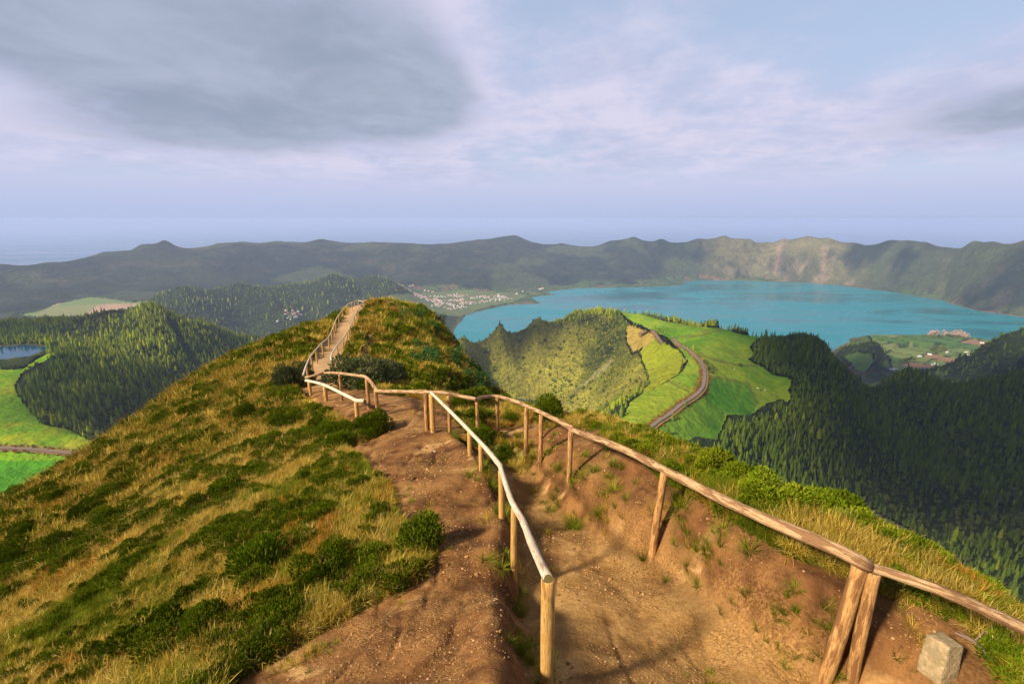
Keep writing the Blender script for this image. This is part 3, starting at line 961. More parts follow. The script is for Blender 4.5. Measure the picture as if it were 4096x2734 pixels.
MAT_LAKE = mat_water("lake_water", (0.008, 0.150, 0.185), 0.16, 0.05, 0.25)
MAT_TARN = mat_water("tarn_water", (0.004, 0.060, 0.12), 0.10, 0.08, 0.2)
MAT_SEA = mat_water("sea_water", (0.012, 0.07, 0.11), 0.25, 0.004, 0.5)
xs = [p[0] for p in LAKE]; ys = [p[1] for p in LAKE]
water_sheet("lake", LAKE, Z_LAKE, MAT_LAKE, 6.0)
water_sheet("tarn", TARN, Z_TARN, MAT_TARN, 3.0)
water_sheet("crater_lagoon", CRATER, Z_CRATER, MAT_TARN, 4.0)
B = 60000.0
sea = poly_mesh("sea", [(-B, -B, Z_SEA), (B, -B, Z_SEA), (B, B, Z_SEA), (-B, B, Z_SEA)], [(0, 1, 2, 3)], MAT_SEA)
link(bpy.data.objects.new("sea", sea), kind="structure")

# ------------------------------------------------------------------ air
def build_haze():
    m = bpy.data.materials.new("haze_air")
    m.use_nodes = True
    T = NT(m.node_tree)
    out = T.n('ShaderNodeOutputMaterial')
    v = T.n('ShaderNodeVolumePrincipled')
    v.inputs['Color'].default_value = (0.46, 0.57, 0.88, 1)
    v.inputs['Density'].default_value = HAZE
    v.inputs['Anisotropy'].default_value = 0.0
    T.link(v.outputs[0], out.inputs['Volume'])
    a, lo, hi = 60200.0, Z_SEA - 1.0, 4.0
    V = [(sx * a, sy * a, z) for z in (lo, hi) for sx, sy in ((-1, -1), (1, -1), (1, 1), (-1, 1))]
    F = [(3, 2, 1, 0), (4, 5, 6, 7), (0, 1, 5, 4), (1, 2, 6, 5), (2, 3, 7, 6), (3, 0, 4, 7)]
    me = poly_mesh("haze", V, F, m)
    link(bpy.data.objects.new("haze", me), kind="stuff", label="pale blue haze filling the air over the caldera")


HAZE = 7.5e-5
build_haze()


# ------------------------------------------------------------------ plant materials
def leaf_mat(name, ramp_stops, trans=0.25, hue=0.12, vmin=0.75, vmax=1.25):
    """colour from a per-leaf attribute, varied per plant"""
    m, T, out = new_mat(name)
    att = T.n('ShaderNodeAttribute', attribute_name='leaf')
    oi = T.n('ShaderNodeObjectInfo')
    f = T.math('ADD', T.math('MULTIPLY', att.outputs['Fac'], 1.0 - hue * 2), T.math('MULTIPLY', oi.outputs['Random'], hue * 2), clamp=True)
    col = T.cramp(f, ramp_stops)
    val = T.ramp(T.math('FRACT', T.math('MULTIPLY', oi.outputs['Random'], 7.31)), 0, 1, vmin, vmax, False)
    cc = T.n('ShaderNodeCombineColor')
    for i in range(3):
        T.link(val, cc.inputs[i])
    col = T.mix(1.0, col, cc.outputs[0], 'MULTIPLY')
    d = T.n('ShaderNodeBsdfDiffuse')
    T.link(col, d.inputs[0])
    if trans > 0:
        t = T.n('ShaderNodeBsdfTranslucent')
        T.link(col, t.inputs[0])
        mx = T.n('ShaderNodeMixShader')
        mx.inputs[0].default_value = trans
        T.link(d.outputs[0], mx.inputs[1]); T.link(t.outputs[0], mx.inputs[2])
        T.link(mx.outputs[0], out.inputs['Surface'])
    else:
        T.link(d.outputs[0], out.inputs['Surface'])
    return m


MAT_DRY = leaf_mat("dry_grass", [(0.0, (0.12, 0.080, 0.008)), (0.35, (0.28, 0.192, 0.021)), (0.7, (0.45, 0.315, 0.050)), (1.0, (0.64, 0.49, 0.18))], 0.30)
MAT_GRN = leaf_mat("green_grass", [(0.0, (0.045, 0.085, 0.005)), (0.5, (0.125, 0.165, 0.010)), (0.85, (0.25, 0.235, 0.022)), (1.0, (0.40, 0.31, 0.06))], 0.30)
MAT_RUST = leaf_mat("rusty_fern", [(0.0, (0.13, 0.045, 0.008)), (0.5, (0.30, 0.115, 0.015)), (1.0, (0.45, 0.24, 0.05))], 0.25)
MAT_HEATH = leaf_mat("heath_leaves", [(0.0, (0.030, 0.062, 0.003)), (0.45, (0.095, 0.145, 0.006)), (0.8, (0.19, 0.215, 0.011)), (1.0, (0.30, 0.28, 0.03))], 0.15)
MAT_GORSE = leaf_mat("gorse_leaves", [(0.0, (0.060, 0.080, 0.030)), (0.5, (0.125, 0.150, 0.055)), (1.0, (0.24, 0.25, 0.11))], 0.15)
MAT_GINGER = leaf_mat("broad_leaves", [(0.0, (0.012, 0.040, 0.010)), (0.5, (0.030, 0.085, 0.022)), (1.0, (0.07, 0.15, 0.04))], 0.2)
MAT_CONIFER = leaf_mat("conifer_needles", [(0.0, (0.030, 0.062, 0.006)), (0.5, (0.085, 0.135, 0.012)), (1.0, (0.18, 0.215, 0.018))], 0.1, 0.2)
MAT_CONIFER2 = leaf_mat("conifer_needles_light", [(0.0, (0.080, 0.125, 0.008)), (0.5, (0.20, 0.25, 0.016)), (1.0, (0.34, 0.34, 0.025))], 0.1, 0.2)
MAT_BROAD = leaf_mat("broadleaf_crown", [(0.0, (0.040, 0.070, 0.014)), (0.5, (0.095, 0.125, 0.024)), (1.0, (0.19, 0.20, 0.042))], 0.15, 0.25)
MAT_PALE = leaf_mat("pale_bare_crown", [(0.0, (0.30, 0.20, 0.15)), (1.0, (0.60, 0.46, 0.36))], 0.2, 0.2)


def simple_mat(name, c, rough=0.85, spec=0.15, vary=0.25, scale=6.0):
    m, T, out = new_mat(name)
    tc = T.n('ShaderNodeTexCoord')
    n = T.noise(tc.outputs['Object'], scale, 4, 0.6)
    col = T.mix(n, tuple(x * (1 - vary) for x in c), tuple(min(1, x * (1 + vary)) for x in c))
    principled(T, out, col, rough, spec)
    return m


MAT_BARK = simple_mat("bark", (0.075, 0.052, 0.035))
MAT_STEM = simple_mat("heath_stem", (0.11, 0.075, 0.05))


class Geo:
    """collects faces with a per-face 'leaf' value"""
    def __init__(self):
        self.V, self.F, self.A, self.M = [], [], [], []

    def face(self, pts, a=0.5, m=0):
        i = len(self.V)
        self.V += [tuple(p) for p in pts]
        self.F.append(tuple(range(i, i + len(pts))))
        self.A += [a] * len(pts)
        self.M.append(m)

    def mesh(self, name, mats, smooth=False):
        me = poly_mesh(name, self.V, self.F, mats, self.M, smooth)
        at = me.attributes.new('leaf', 'FLOAT', 'POINT')
        at.data.foreach_set('value', np.asarray(self.A, np.float32))
        return me

    def tube(self, pts, rads, n=6, a=0.5, m=0):
        rings = []
        for k, p in enumerate(pts):
            p = Vector(p)
            t = (Vector(pts[min(k + 1, len(pts) - 1)]) - Vector(pts[max(k - 1, 0)])).normalized()
            s = t.orthogonal().normalized()
            b = t.cross(s)
            rings.append([p + (s * math.cos(2 * math.pi * j / n) + b * math.sin(2 * math.pi * j / n)) * rads[k] for j in range(n)])
        for k in range(len(pts) - 1):
            for j in range(n):
                self.face([rings[k][j], rings[k][(j + 1) % n], rings[k + 1][(j + 1) % n], rings[k + 1][j]], a, m)


def R(a, b):
    return random.uniform(a, b)


def blade(g, base, ang, lean, L, w, bend, a, m=0):
    """a grass blade: two quads and a tip"""
    d = Vector((math.cos(ang), math.sin(ang), 0))
    s = Vector((-d.y, d.x, 0)) * (w / 2)
    p = Vector(base)
    t = lean
    pts = [p]
    for k in range(3):
        pts.append(pts[-1] + (d * math.sin(t) + Vector((0, 0, 1)) * math.cos(t)) * (L / 3))
        t += bend
    g.face([pts[0] - s, pts[0] + s, pts[1] + s * 0.9, pts[1] - s * 0.9], a, m)
    g.face([pts[1] - s * 0.9, pts[1] + s * 0.9, pts[2] + s * 0.6, pts[2] - s * 0.6], a + R(0, .12), m)
    g.face([pts[2] - s * 0.6, pts[2] + s * 0.6, pts[3]], a + R(0.02, .2), m)


def tuft(name, mat, n, L, w, spread, lean, bend):
    g = Geo()
    for i in range(n):
        a = R(0, 2 * math.pi)
        r = spread * math.sqrt(R(0, 1))
        blade(g, (r * math.cos(a), r * math.sin(a), -0.03), a + R(-.7, .7), R(0.1, lean), L * R(.55, 1.15), w * R(.7, 1.3), R(0.1, bend), min(1, max(0, random.gauss(.45, .22))))
    return g.mesh(name, [mat])


def straw(name, mat, n, L, w):
    """flattened, tangled broad dry leaves"""
    g = Geo()
    for i in range(n):
        a = R(0, 2 * math.pi)
        blade(g, (R(-.12, .12), R(-.12, .12), R(0, .12)), a, R(.4, 1.5), L * R(.5, 1.2), w * R(.7, 1.4), R(-.1, .6), R(.2, 1))
    for i in range(n // 10):
        a = R(0, 6.28)
        blade(g, (R(-.1, .1), R(-.1, .1), 0), a, R(0, .5), L * R(1.2, 1.8), w * .35, R(0, .15), R(.6, 1))
    return g.mesh(name, [mat])


def lumps(k, w, h, flat=0.0):
    out = []
    for i in range(k):
        a, r = R(0, 6.28), R(0, 1) ** .6 * w * .62
        s = R(.45, .75) * (1 - .35 * r / w)
        out.append((r * math.cos(a), r * math.sin(a), h * R(.25, .6) * (1 - .4 * r / w), s * w * .75, s * h * R(.8, 1.15), R(-.15, .15)))
    return out


def shrub_foliage(name, mat, w, h, lob, n, leaf, narrow=0.32):
    """many short sprigs over a lumpy dome, thinner inside so that stems and dark gaps show"""
    g = Geo()
    ls = lumps(lob, w, h)
    for i in range(n):
        cx, cy, cz, rx, rz, tone = random.choice(ls)
        v = Vector((random.gauss(0, 1), random.gauss(0, 1), random.gauss(.35, .9))).normalized()
        sh = R(.55, 1.04) if R(0, 1) < .35 else R(.86, 1.05)
        p = Vector((cx + v.x * rx * sh, cy + v.y * rx * sh, max(0.02, cz + v.z * rz * sh)))
        up = (v * .8 + Vector((R(-.4, .4), R(-.4, .4), R(.3, 1.0)))).normalized()
        s = up.orthogonal().normalized()
        s = (Matrix.Rotation(R(0, 6.28), 3, up) @ s)
        L = leaf * R(.7, 1.4)
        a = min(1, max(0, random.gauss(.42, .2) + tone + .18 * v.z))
        wd = s * L * narrow
        g.face([p - wd * .4, p + up * L * .5 - wd, p + up * L, p + up * L * .5 + wd], a)
        b = up.cross(s) * L * narrow
        g.face([p - b * .4, p + up * L * .45 - b, p + up * L * .95, p + up * L * .45 + b], a)
    return g.mesh(name, [mat])


def shrub_stems(name, w, h, n):
    g = Geo()
    for i in range(n):
        a = R(0, 6.28)
        r = w * R(.15, .55)
        p0 = Vector((R(-.06, .06), R(-.06, .06), -.12))
        p2 = Vector((math.cos(a) * r, math.sin(a) * r, h * R(.5, .85)))
        p1 = p0.lerp(p2, .5) + Vector((R(-.05, .05), R(-.05, .05), h * -.06))
        g.tube([p0, p1, p2], [.016 * w / .4, .011 * w / .4, .004], 5)
    return g.mesh(name, [MAT_STEM])


def ginger_plant(name, n, H):
    """upright canes with long alternate leaves"""
    g = Geo()
    for i in range(n):
        a0 = R(0, 6.28)
        base = Vector((R(-.35, .35), R(-.35, .35), -.1))
        ln = R(.05, .35)
        tip = base + Vector((math.cos(a0) * math.sin(ln), math.sin(a0) * math.sin(ln), math.cos(ln))) * H * R(.7, 1.1)
        g.tube([base, base.lerp(tip, .5), tip], [.014, .011, .006], 4, .7)
        for k in range(9):
            t = .18 + .8 * k / 8
            p = base.lerp(tip, t)
            a = a0 + (k % 2) * math.pi + R(-.5, .5)
            d = Vector((math.cos(a), math.sin(a), R(.25, .7))).normalized()
            s = d.cross(Vector((0, 0, 1))).normalized() * .045
            L = R(.26, .40)
            q1 = p + d * L * .5
            q2 = p + d * L + Vector((0, 0, -L * .3))
            av = R(.2, .95)
            g.face([p, q1 + s, q2, q1 - s], av)
    return g.mesh(name, [MAT_GINGER])


def conifer_meshes(tag, H, W, layers, pts, mat=None):
    g = Geo()
    for k in range(layers):
        t = k / (layers - 1)
        z = H * (.10 + .86 * t)
        r = W * (1 - t) ** .6 * R(.85, 1.12) + .12
        dz = H * .17 * (1 - .5 * t)
        ph = R(0, 6.28)
        ring = []
        for j in range(pts * 2):
            a = ph + math.pi * j / pts
            rr = r * (R(.85, 1.12) if j % 2 == 0 else R(.55, .78))
            ring.append(Vector((rr * math.cos(a), rr * math.sin(a), z - dz * (.55 if j % 2 == 0 else .1) * R(.7, 1.3))))
        top = Vector((R(-.1, .1), R(-.1, .1), z + dz))
        for j in range(pts * 2):
            g.face([ring[j], ring[(j + 1) % (pts * 2)], top], min(1, max(0, R(.15, .8) + .1 * t)))
    crown = g.mesh("conifer_crown_" + tag, [mat or MAT_CONIFER])
    h = Geo()
    h.tube([(0, 0, -1.0), (0, 0, H * .5), (0, 0, H * .93)], [W * .09, W * .06, W * .015], 6)
    trunk = h.mesh("conifer_trunk_" + tag, [MAT_BARK])
    return crown, trunk


def crown_blob(name, mat, W, H, lob, n, leaf):
    g = Geo()
    ls = lumps(lob, W, H)
    for i in range(n):
        cx, cy, cz, rx, rz, tone = random.choice(ls)
        v = Vector((random.gauss(0, 1), random.gauss(0, 1), random.gauss(.3, .9))).normalized()
        sh = R(.7, 1.05)
        p = Vector((cx + v.x * rx * sh, cy + v.y * rx * sh, cz + v.z * rz * sh + H * .12))
        nrm = (v + Vector((R(-.5, .5), R(-.5, .5), R(-.2, .6)))).normalized()
        s = nrm.orthogonal().normalized() * leaf * R(.7, 1.3)
        b = nrm.cross(s.normalized()) * leaf * R(.6, 1.2)
        g.face([p - s, p - b * .9, p + s, p + b], min(1, max(0, random.gauss(.45, .2) + tone)))
    return g.mesh(name, [mat])


PROTO = {}


def proto_collection(name, meshes):
    c = bpy.data.collections.new(name)
    for k, me in enumerate(meshes):
        o = bpy.data.objects.new("%s_%02d" % (name, k), me)
        c.objects.link(o)
    return c


def scatter(name, pts, rot, scl, idx, coll, label):
    """uncountable cover: points that carry instances of a few small plants"""
    n = len(pts)
    me = bpy.data.meshes.new(name)
    me.vertices.add(n)
    me.vertices.foreach_set('co', np.asarray(pts, np.float32).reshape(-1))
    a = me.attributes.new('rot', 'FLOAT_VECTOR', 'POINT'); a.data.foreach_set('vector', np.asarray(rot, np.float32).reshape(-1))
    a = me.attributes.new('scl', 'FLOAT_VECTOR', 'POINT')
    s3 = np.asarray(scl, np.float32)
    if s3.ndim == 1:
        s3 = np.repeat(s3[:, None], 3, 1)
    a.data.foreach_set('vector', s3.reshape(-1))
    a = me.attributes.new('idx', 'INT', 'POINT'); a.data.foreach_set('value', np.asarray(idx, np.int32))
    me.update()
    o = link(bpy.data.objects.new(name, me), kind="stuff", label=label)
    ng = bpy.data.node_groups.new(name + "_cover", 'GeometryNodeTree')
    ng.interface.new_socket('Geometry', in_out='INPUT', socket_type='NodeSocketGeometry')
    ng.interface.new_socket('Geometry', in_out='OUTPUT', socket_type='NodeSocketGeometry')
    N, L = ng.nodes, ng.links
    gi, go = N.new('NodeGroupInput'), N.new('NodeGroupOutput')
    ci = N.new('GeometryNodeCollectionInfo')
    ci.inputs['Collection'].default_value = coll
    ci.inputs['Separate Children'].default_value = True
    ci.inputs['Reset Children'].default_value = True
    ip = N.new('GeometryNodeInstanceOnPoints')
    ip.inputs['Pick Instance'].default_value = True
    L.new(gi.outputs[0], ip.inputs['Points'])
    L.new(ci.outputs[0], ip.inputs['Instance'])

    def attr(nm, typ):
        q = N.new('GeometryNodeInputNamedAttribute')
        q.data_type = typ
        q.inputs['Name'].default_value = nm
        return q.outputs['Attribute']
    L.new(attr('rot', 'FLOAT_VECTOR'), ip.inputs['Rotation'])
    L.new(attr('scl', 'FLOAT_VECTOR'), ip.inputs['Scale'])
    L.new(attr('idx', 'INT'), ip.inputs['Instance Index'])
    L.new(ip.outputs[0], go.inputs[0])
    md = o.modifiers.new('cover', 'NODES')
    md.node_group = ng
    return o


def near_slope(x, y, e=0.25):
    zx = (near_height(x + e, y) - near_height(x - e, y)) / (2 * e)
    zy = (near_height(x, y + e) - near_height(x, y - e)) / (2 * e)
    return zx, zy


# ------------------------------------------------------------------ grass and heath on the ridge
def build_ridge_cover():
    dry = [tuft("t", MAT_DRY, 46, .34, .008, .07, .75, .45) for _ in range(3)] + [straw("t", MAT_DRY, 60, .26, .011) for _ in range(3)]
    grn = [tuft("t", MAT_GRN, 60, .30, .007, .07, .65, .40) for _ in range(3)] + [tuft("t", MAT_GRN, 44, .20, .009, .08, .9, .35) for _ in range(2)]
    rust = [straw("t", MAT_RUST, 46, .22, .010) for _ in range(2)]
    hth = [shrub_foliage("t", MAT_HEATH, .22, .26, 4, 420, .042, .2) for _ in range(4)]
    wide_dry = [tuft("t", MAT_DRY, 30, .36, .022, .12, .8, .4) for _ in range(3)]
    wide_grn = [tuft("t", MAT_GRN, 34, .30, .020, .12, .7, .4) for _ in range(3)]
    meshes = dry + grn + rust + hth + wide_dry + wide_grn
    c = proto_collection("cover_plant", meshes)
    oD, oG, oR, oH, oWD, oWG = 0, 6, 11, 13, 17, 20
    n = 250000
    th = np.radians(rng.uniform(-62, 64, n))
    lr = rng.uniform(math.log(1.9), math.log(95), n)
    r = np.exp(lr)
    x, y = r * np.sin(th), r * np.cos(th)
    z = near_height(x, y)
    dm = dirt_mask(x, y, z)
    # camera must be able to see it, or nearly: drop what lies deep behind the edges
    tx, ty = project(x, y, z)
    keep = (tx > -700) & (tx < 5200) & (ty < 3300)
    keep &= rng.random(n) > dm * 1.04
    keep &= z > -45
    # big tufts need not crowd at the far end
    dens = np.where(r < 7, 1.0, np.where(r < 20, 0.95, 0.8))
    keep &= rng.random(n) < dens
    x, y, z, r, th, dm = x[keep], y[keep], z[keep], r[keep], th[keep], dm[keep]
    n = len(x)
    # patches: dry straw, green, heath, rust
    sc = np.clip(r / 9, 0.6, 2.2)
    p1 = fbm(x, y, 1.5, 4, 301)
    p2 = fbm(x, y, 0.75, 3, 302)
    p3 = fbm(x, y, 6.0, 3, 303)
    p4 = fbm(x, y, 0.55, 2, 306)
    streak = fbm(x * 0.8 + y * 0.6, (-x * 0.6 + y * 0.8) * 0.3, 0.8, 3, 304)
    u = rng.random(n)
    idx = np.zeros(n, int)
    g_dry = p1 * 0.8 + 0.9 * streak + 0.5 * p4 + 0.21 + rng.normal(0, .34, n)
    g_hth = p2 * 0.9 + p4 * 0.5 + 0.35 * p3 - 0.26 - 0.14 * sstep(9, 4, r) + rng.normal(0, .27, n)
    left = x < (-0.28 * y)
    right = (x > 2.2) & (r < 16)
    g_dry += np.where(left & (r > 9), 0.28, 0.0) - np.where(r < 7, 0.10, 0.0) - np.where(right, 0.25, 0.0)
    kind = np.where(g_hth > 0.21, 3, np.where(g_dry > 0.20, 0, 1))
    kind = np.where((kind < 3) & (fbm(x, y, 0.9, 3, 305) + 0.3 * fbm(x, y, 5.0, 2, 307) + rng.normal(0, .26, n) > 0.60), 2, kind)
    far = r > 15
    k3 = rng.integers(0, 3, n)
    idx = np.where(kind == 0, np.where(far, oWD + k3, oD + rng.integers(0, 6, n)), idx)
    idx = np.where(kind == 1, np.where(far, oWG + k3, oG + rng.integers(0, 5, n)), idx)
    idx = np.where(kind == 2, oR + rng.integers(0, 2, n), idx)
    idx = np.where(kind == 3, oH + rng.integers(0, 4, n), idx)
    lod = np.clip(r / 20, 0.46, 1.9)
    scl = lod * rng.uniform(.6, 1.35, n) * np.where(kind == 3, 1.15, 1.0) * (1 - 0.55 * np.clip(dm * 1.6, 0, 1))
    zx, zy = near_slope(x, y)
    # lean a little down the slope
    rot = np.stack([np.clip(zy, -1, 1) * -0.0 + rng.normal(0, .12, n) - 0.3 * np.clip(-zy, -1, 1), rng.normal(0, .12, n) + 0.3 * np.clip(-zx, -1, 1), rng.uniform(0, 6.283, n)], 1)
    # instance rotations are XYZ euler: spin first, lean last
    scatter("ridge_grass", np.stack([x, y, z], 1), rot, scl, idx, c, "dry straw, green grass and low heath covering the ridge")
    print("cover", n)


build_ridge_cover()


# tufts rooted in the earth banks, and loose stones
def build_bank_tufts():
    g = np.random.default_rng(3)
    c = proto_collection("bank_tuft", [tuft("b", MAT_GRN, 90, .34, .006, .06, .9, .75) for _ in range(3)] + [tuft("b", MAT_DRY, 60, .30, .006, .06, 1.0, .6) for _ in range(2)] + [tuft("b", MAT_GRN, 40, .12, .010, .06, 1.1, .2) for _ in range(2)])
    P, S, I = [], [], []
    spots = [(2150, 1790, 9.3, 8, .22), (2190, 1850, 8.6, 12, .25), (2250, 1900, 8.0, 14, .25), (2330, 1930, 7.4, 14, .25), (2430, 1960, 6.9, 12, .22), (2400, 2010, 6.8, 8, .2), (2470, 2030, 6.5, 6, .15), (2620, 2100, 5.7, 6, .15),
             (2790, 2180, 4.9, 10, .14), (2800, 2250, 4.7, 8, .12), (2830, 2310, 4.5, 5, .1), (3090, 2530, 3.85, 10, .09), (3250, 2580, 3.7, 10, .10), (3300, 2620, 3.65, 5, .08), (2950, 2400, 4.15, 4, .06), (2090, 1760, 10.5, 8, .2),
             (2000, 2060, 6.2, 8, .12), (1980, 1960, 7.0, 10, .15), (1930, 1880, 7.7, 10, .15), (2040, 2280, 5.0, 8, .12), (2055, 2420, 4.4, 5, .06), (2085, 2560, 3.7, 6, .06), (2120, 2640, 3.3, 8, .08), (2180, 2720, 3.05, 6, .05),
             (1800, 1640, 11.8, 12, .35), (1900, 1660, 12, 14, .4), (1860, 1760, 9.5, 8, .2), (1600, 2080, 6.4, 14, .3), (1640, 2150, 5.9, 14, .3), (1600, 2230, 5.4, 14, .3), (1330, 2400, 4.6, 26, .22), (1220, 2450, 4.4, 24, .2), (1430, 2370, 4.75, 20, .2),
             (1230, 2610, 3.9, 6, .06), (1560, 2000, 6.9, 10, .3), (1250, 2000, 7.5, 5, .3), (2480, 1790, 8.2, 6, .2), (2680, 2060, 5.6, 6, .1), (3030, 2160, 5.0, 5, .1)]
    for tx, ty, D, k, s in spots:
        a, b, cc = ray(tx, ty)
        ds = D * np.linspace(.75, 1.3, 90)
        e = cc * ds - near_height(a * ds, b * ds)
        j = np.where(e <= 0)[0]
        j = j[0] if len(j) else 45
        short = (1200 < tx < 1700 and ty > 1990)
        for _ in range(k):
            P.append((a * ds[j] + g.normal(0, s), b * ds[j] + g.normal(0, s)))
            S.append(g.uniform(.4, .9) * (.85 if D > 4.5 else .55))
            I.append(int(g.integers(5, 7)) if short else int(g.choice([0, 1, 2, 0, 1, 3, 4, 5, 6])))
    # scattered weeds on the bare earth
    n = 700
    th = np.radians(g.uniform(-45, 48, n)); r = np.exp(g.uniform(math.log(2.2), math.log(13), n))
    x, y = r * np.sin(th), r * np.cos(th)
    ok = (fbm(x, y, 0.8, 3, 71) > .22)
    for q in np.where(ok)[0]:
        P.append((x[q], y[q])); S.append(g.uniform(.25, .6)); I.append(int(g.choice([5, 6, 5, 3])))
    P = np.array(P); n = len(P)
    z = near_height(P[:, 0], P[:, 1])
    scatter("bank_grass", np.c_[P, z], np.c_[g.normal(0, .25, n), g.normal(0, .25, n), g.uniform(0, 6.28, n)], np.array(S), I, c, "grass tufts and small weeds rooted in the bare earth")


def build_stones():
    g = np.random.default_rng(13)
    m, T, out = new_mat("gravel_stone")
    oi = T.n('ShaderNodeObjectInfo')
    col = T.cramp(oi.outputs['Random'], [(0, (.10, .045, .018)), (.4, (.30, .15, .055)), (.75, (.36, .20, .075)), (1, (.38, .25, .14))])
    principled(T, out, col, .9, .15)
    ms = []
    for k in range(4):
        bm = bmesh.new()
        bmesh.ops.create_icosphere(bm, subdivisions=1, radius=1.0)
        for v in bm.verts:
            v.co *= R(.7, 1.15); v.co.z *= .65
        me = bpy.data.meshes.new("s"); bm.to_mesh(me); bm.free(); me.materials.append(m)
        ms.append(me)
    c = proto_collection("gravel_bit", ms)
    n = 30000
    th = np.radians(g.uniform(-45, 48, n)); r = np.exp(g.uniform(math.log(2.1), math.log(12), n))
    x, y = r * np.sin(th), r * np.cos(th)
    z = near_height(x, y)
    ok = (dirt_mask(x, y, z) > .55) & (fbm(x, y, .7, 3, 81) + g.normal(0, .2, n) > -.05)
    x, y, z, r = x[ok], y[ok], z[ok], r[ok]
    n = len(x)
    s = np.clip(g.lognormal(-5.25, .5, n), .002, .03) * np.clip(r / 4, .8, 1.6)
    scatter("gravel", np.c_[x, y, z + s * .1], np.c_[g.normal(0, .3, n), g.normal(0, .3, n), g.uniform(0, 6.28, n)], s, g.integers(0, 4, n), c, "loose brown gravel on the bare earth")


build_bank_tufts()
build_stones()

# ------------------------------------------------------------------ wooden fences
def wood_mat(name, pale, warm, dark, bark=0.35):
    m, T, out = new_mat(name)
    a = T.n('ShaderNodeAttribute', attribute_name='grain')
    v = a.outputs['Vector']
    n1 = T.noise(v, 9.0, 5, 0.65, 0.4)
    n2 = T.noise(v, 30.0, 4, 0.6)
    n3 = T.noise(v, 3.2, 4, 0.55)
    col = T.mix(T.ramp(n1, 0.32, 0.68), warm, pale)
    col = T.mix(T.ramp(n3, 0.62 - bark * 0.4, 0.70 - bark * 0.4), col, T.mix(n2, dark, warm))
    col = T.mix(T.ramp(n2, 0.58, 0.72, 0, 0.85), col, tuple(c * 0.35 for c in dark))
    h = T.math('ADD', T.math('MULTIPLY', n1, 0.7), T.math('MULTIPLY', n2, 0.4))
    principled(T, out, col, 0.75, 0.25, bump(T, h, 0.9, 0.014))
    return m


MAT_RAIL_PALE = wood_mat("weathered_rail", (0.66, 0.57, 0.48), (0.46, 0.34, 0.22), (0.20, 0.12, 0.07), 0.12)
MAT_POST_PALE = wood_mat("honey_post", (0.52, 0.33, 0.11), (0.38, 0.20, 0.050), (0.16, 0.07, 0.025), 0.16)
MAT_RAIL_BARK = wood_mat("barky_rail", (0.52, 0.37, 0.21), (0.30, 0.165, 0.075), (0.11, 0.052, 0.028), 0.35)
MAT_POST_BARK = wood_mat("barky_post", (0.50, 0.29, 0.11), (0.28, 0.135, 0.045), (0.12, 0.05, 0.02), 0.35)
MAT_END = simple_mat("mossy_cut_end", (0.13, 0.095, 0.035), 0.95, 0.05, 0.5, 30)
MAT_MOSSCUT = MAT_END


def log_mesh(name, pts, rad, mat, sides=10, taper=1.0, wob=0.06, seg=0.16, cap=True, endmat=None):
    """a round, slightly crooked log along a line of points"""
    P = [Vector(p) for p in pts]
    # resample with a smooth curve
    S = [P[0]]
    for i in range(len(P) - 1):
        a = P[max(i - 1, 0)]; b = P[i]; c = P[i + 1]; d = P[min(i + 2, len(P) - 1)]
        k = max(2, int((c - b).length / seg))
        k = min(k, 14)
        for j in range(1, k + 1):
            t = j / k
            S.append(0.5 * ((2 * b) + (c - a) * t + (2 * a - 5 * b + 4 * c - d) * t * t + (3 * b - a - 3 * c + d) * t ** 3))
    V, F, G, M = [], [], [], []
    L = 0.0
    ph = R(0, 50)
    prev_s = None
    for k, p in enumerate(S):
        t = (S[min(k + 1, len(S) - 1)] - S[max(k - 1, 0)]).normalized()
        s = t.orthogonal().normalized() if prev_s is None else (prev_s - t * prev_s.dot(t)).normalized()
        prev_s = s
        b = t.cross(s)
        if k:
            L += (p - S[k - 1]).length
        f = k / max(1, len(S) - 1)
        rr = rad * (1 + (taper - 1) * f)
        knob = 1 + wob * (2 * random.random() - 1)
        for j in range(sides):
            a = 2 * math.pi * j / sides
            q = rr * knob * (1 + wob * 0.5 * (2 * random.random() - 1))
            V.append(p + (s * math.cos(a) + b * math.sin(a)) * q)
            G.append((math.cos(a) * 0.42 + ph, math.sin(a) * 0.42, L * 1.25))
    n = len(S)
    for k in range(n - 1):
        for j in range(sides):
            F.append((k * sides + j, k * sides + (j + 1) % sides, (k + 1) * sides + (j + 1) % sides, (k + 1) * sides + j)); M.append(0)
    smooth = [True] * len(F)
    # cut ends: a small bevel ring and a disc
    for k, sgn in ((0, -1), (n - 1, 1)):
        t = (S[min(k + 1, n - 1)] - S[max(k - 1, 0)]).normalized() * sgn
        base = len(V)
        for j in range(sides):
            v = V[k * sides + j]
            V.append(S[k] + (v - S[k]) * 0.86 + t * rad * 0.12)
            G.append(G[k * sides + j])
        for j in range(sides):
            F.append((k * sides + j, k * sides + (j + 1) % sides, base + (j + 1) % sides, base + j)[::sgn if sgn == 1 else -1]); M.append(0); smooth.append(True)
        F.append(tuple(range(base, base + sides))[::sgn]); M.append(1); smooth.append(False)
    me = poly_mesh(name, V, F, [mat, endmat or MAT_END], M)
    me.polygons.foreach_set('use_smooth', np.array(smooth, bool))
    at = me.attributes.new('grain', 'FLOAT_VECTOR', 'POINT')
    at.data.foreach_set('vector', np.asarray(G, np.float32).reshape(-1))
    return me


def nz(x, y):
    return float(near_height(np.array([x]), np.array([y]))[0])


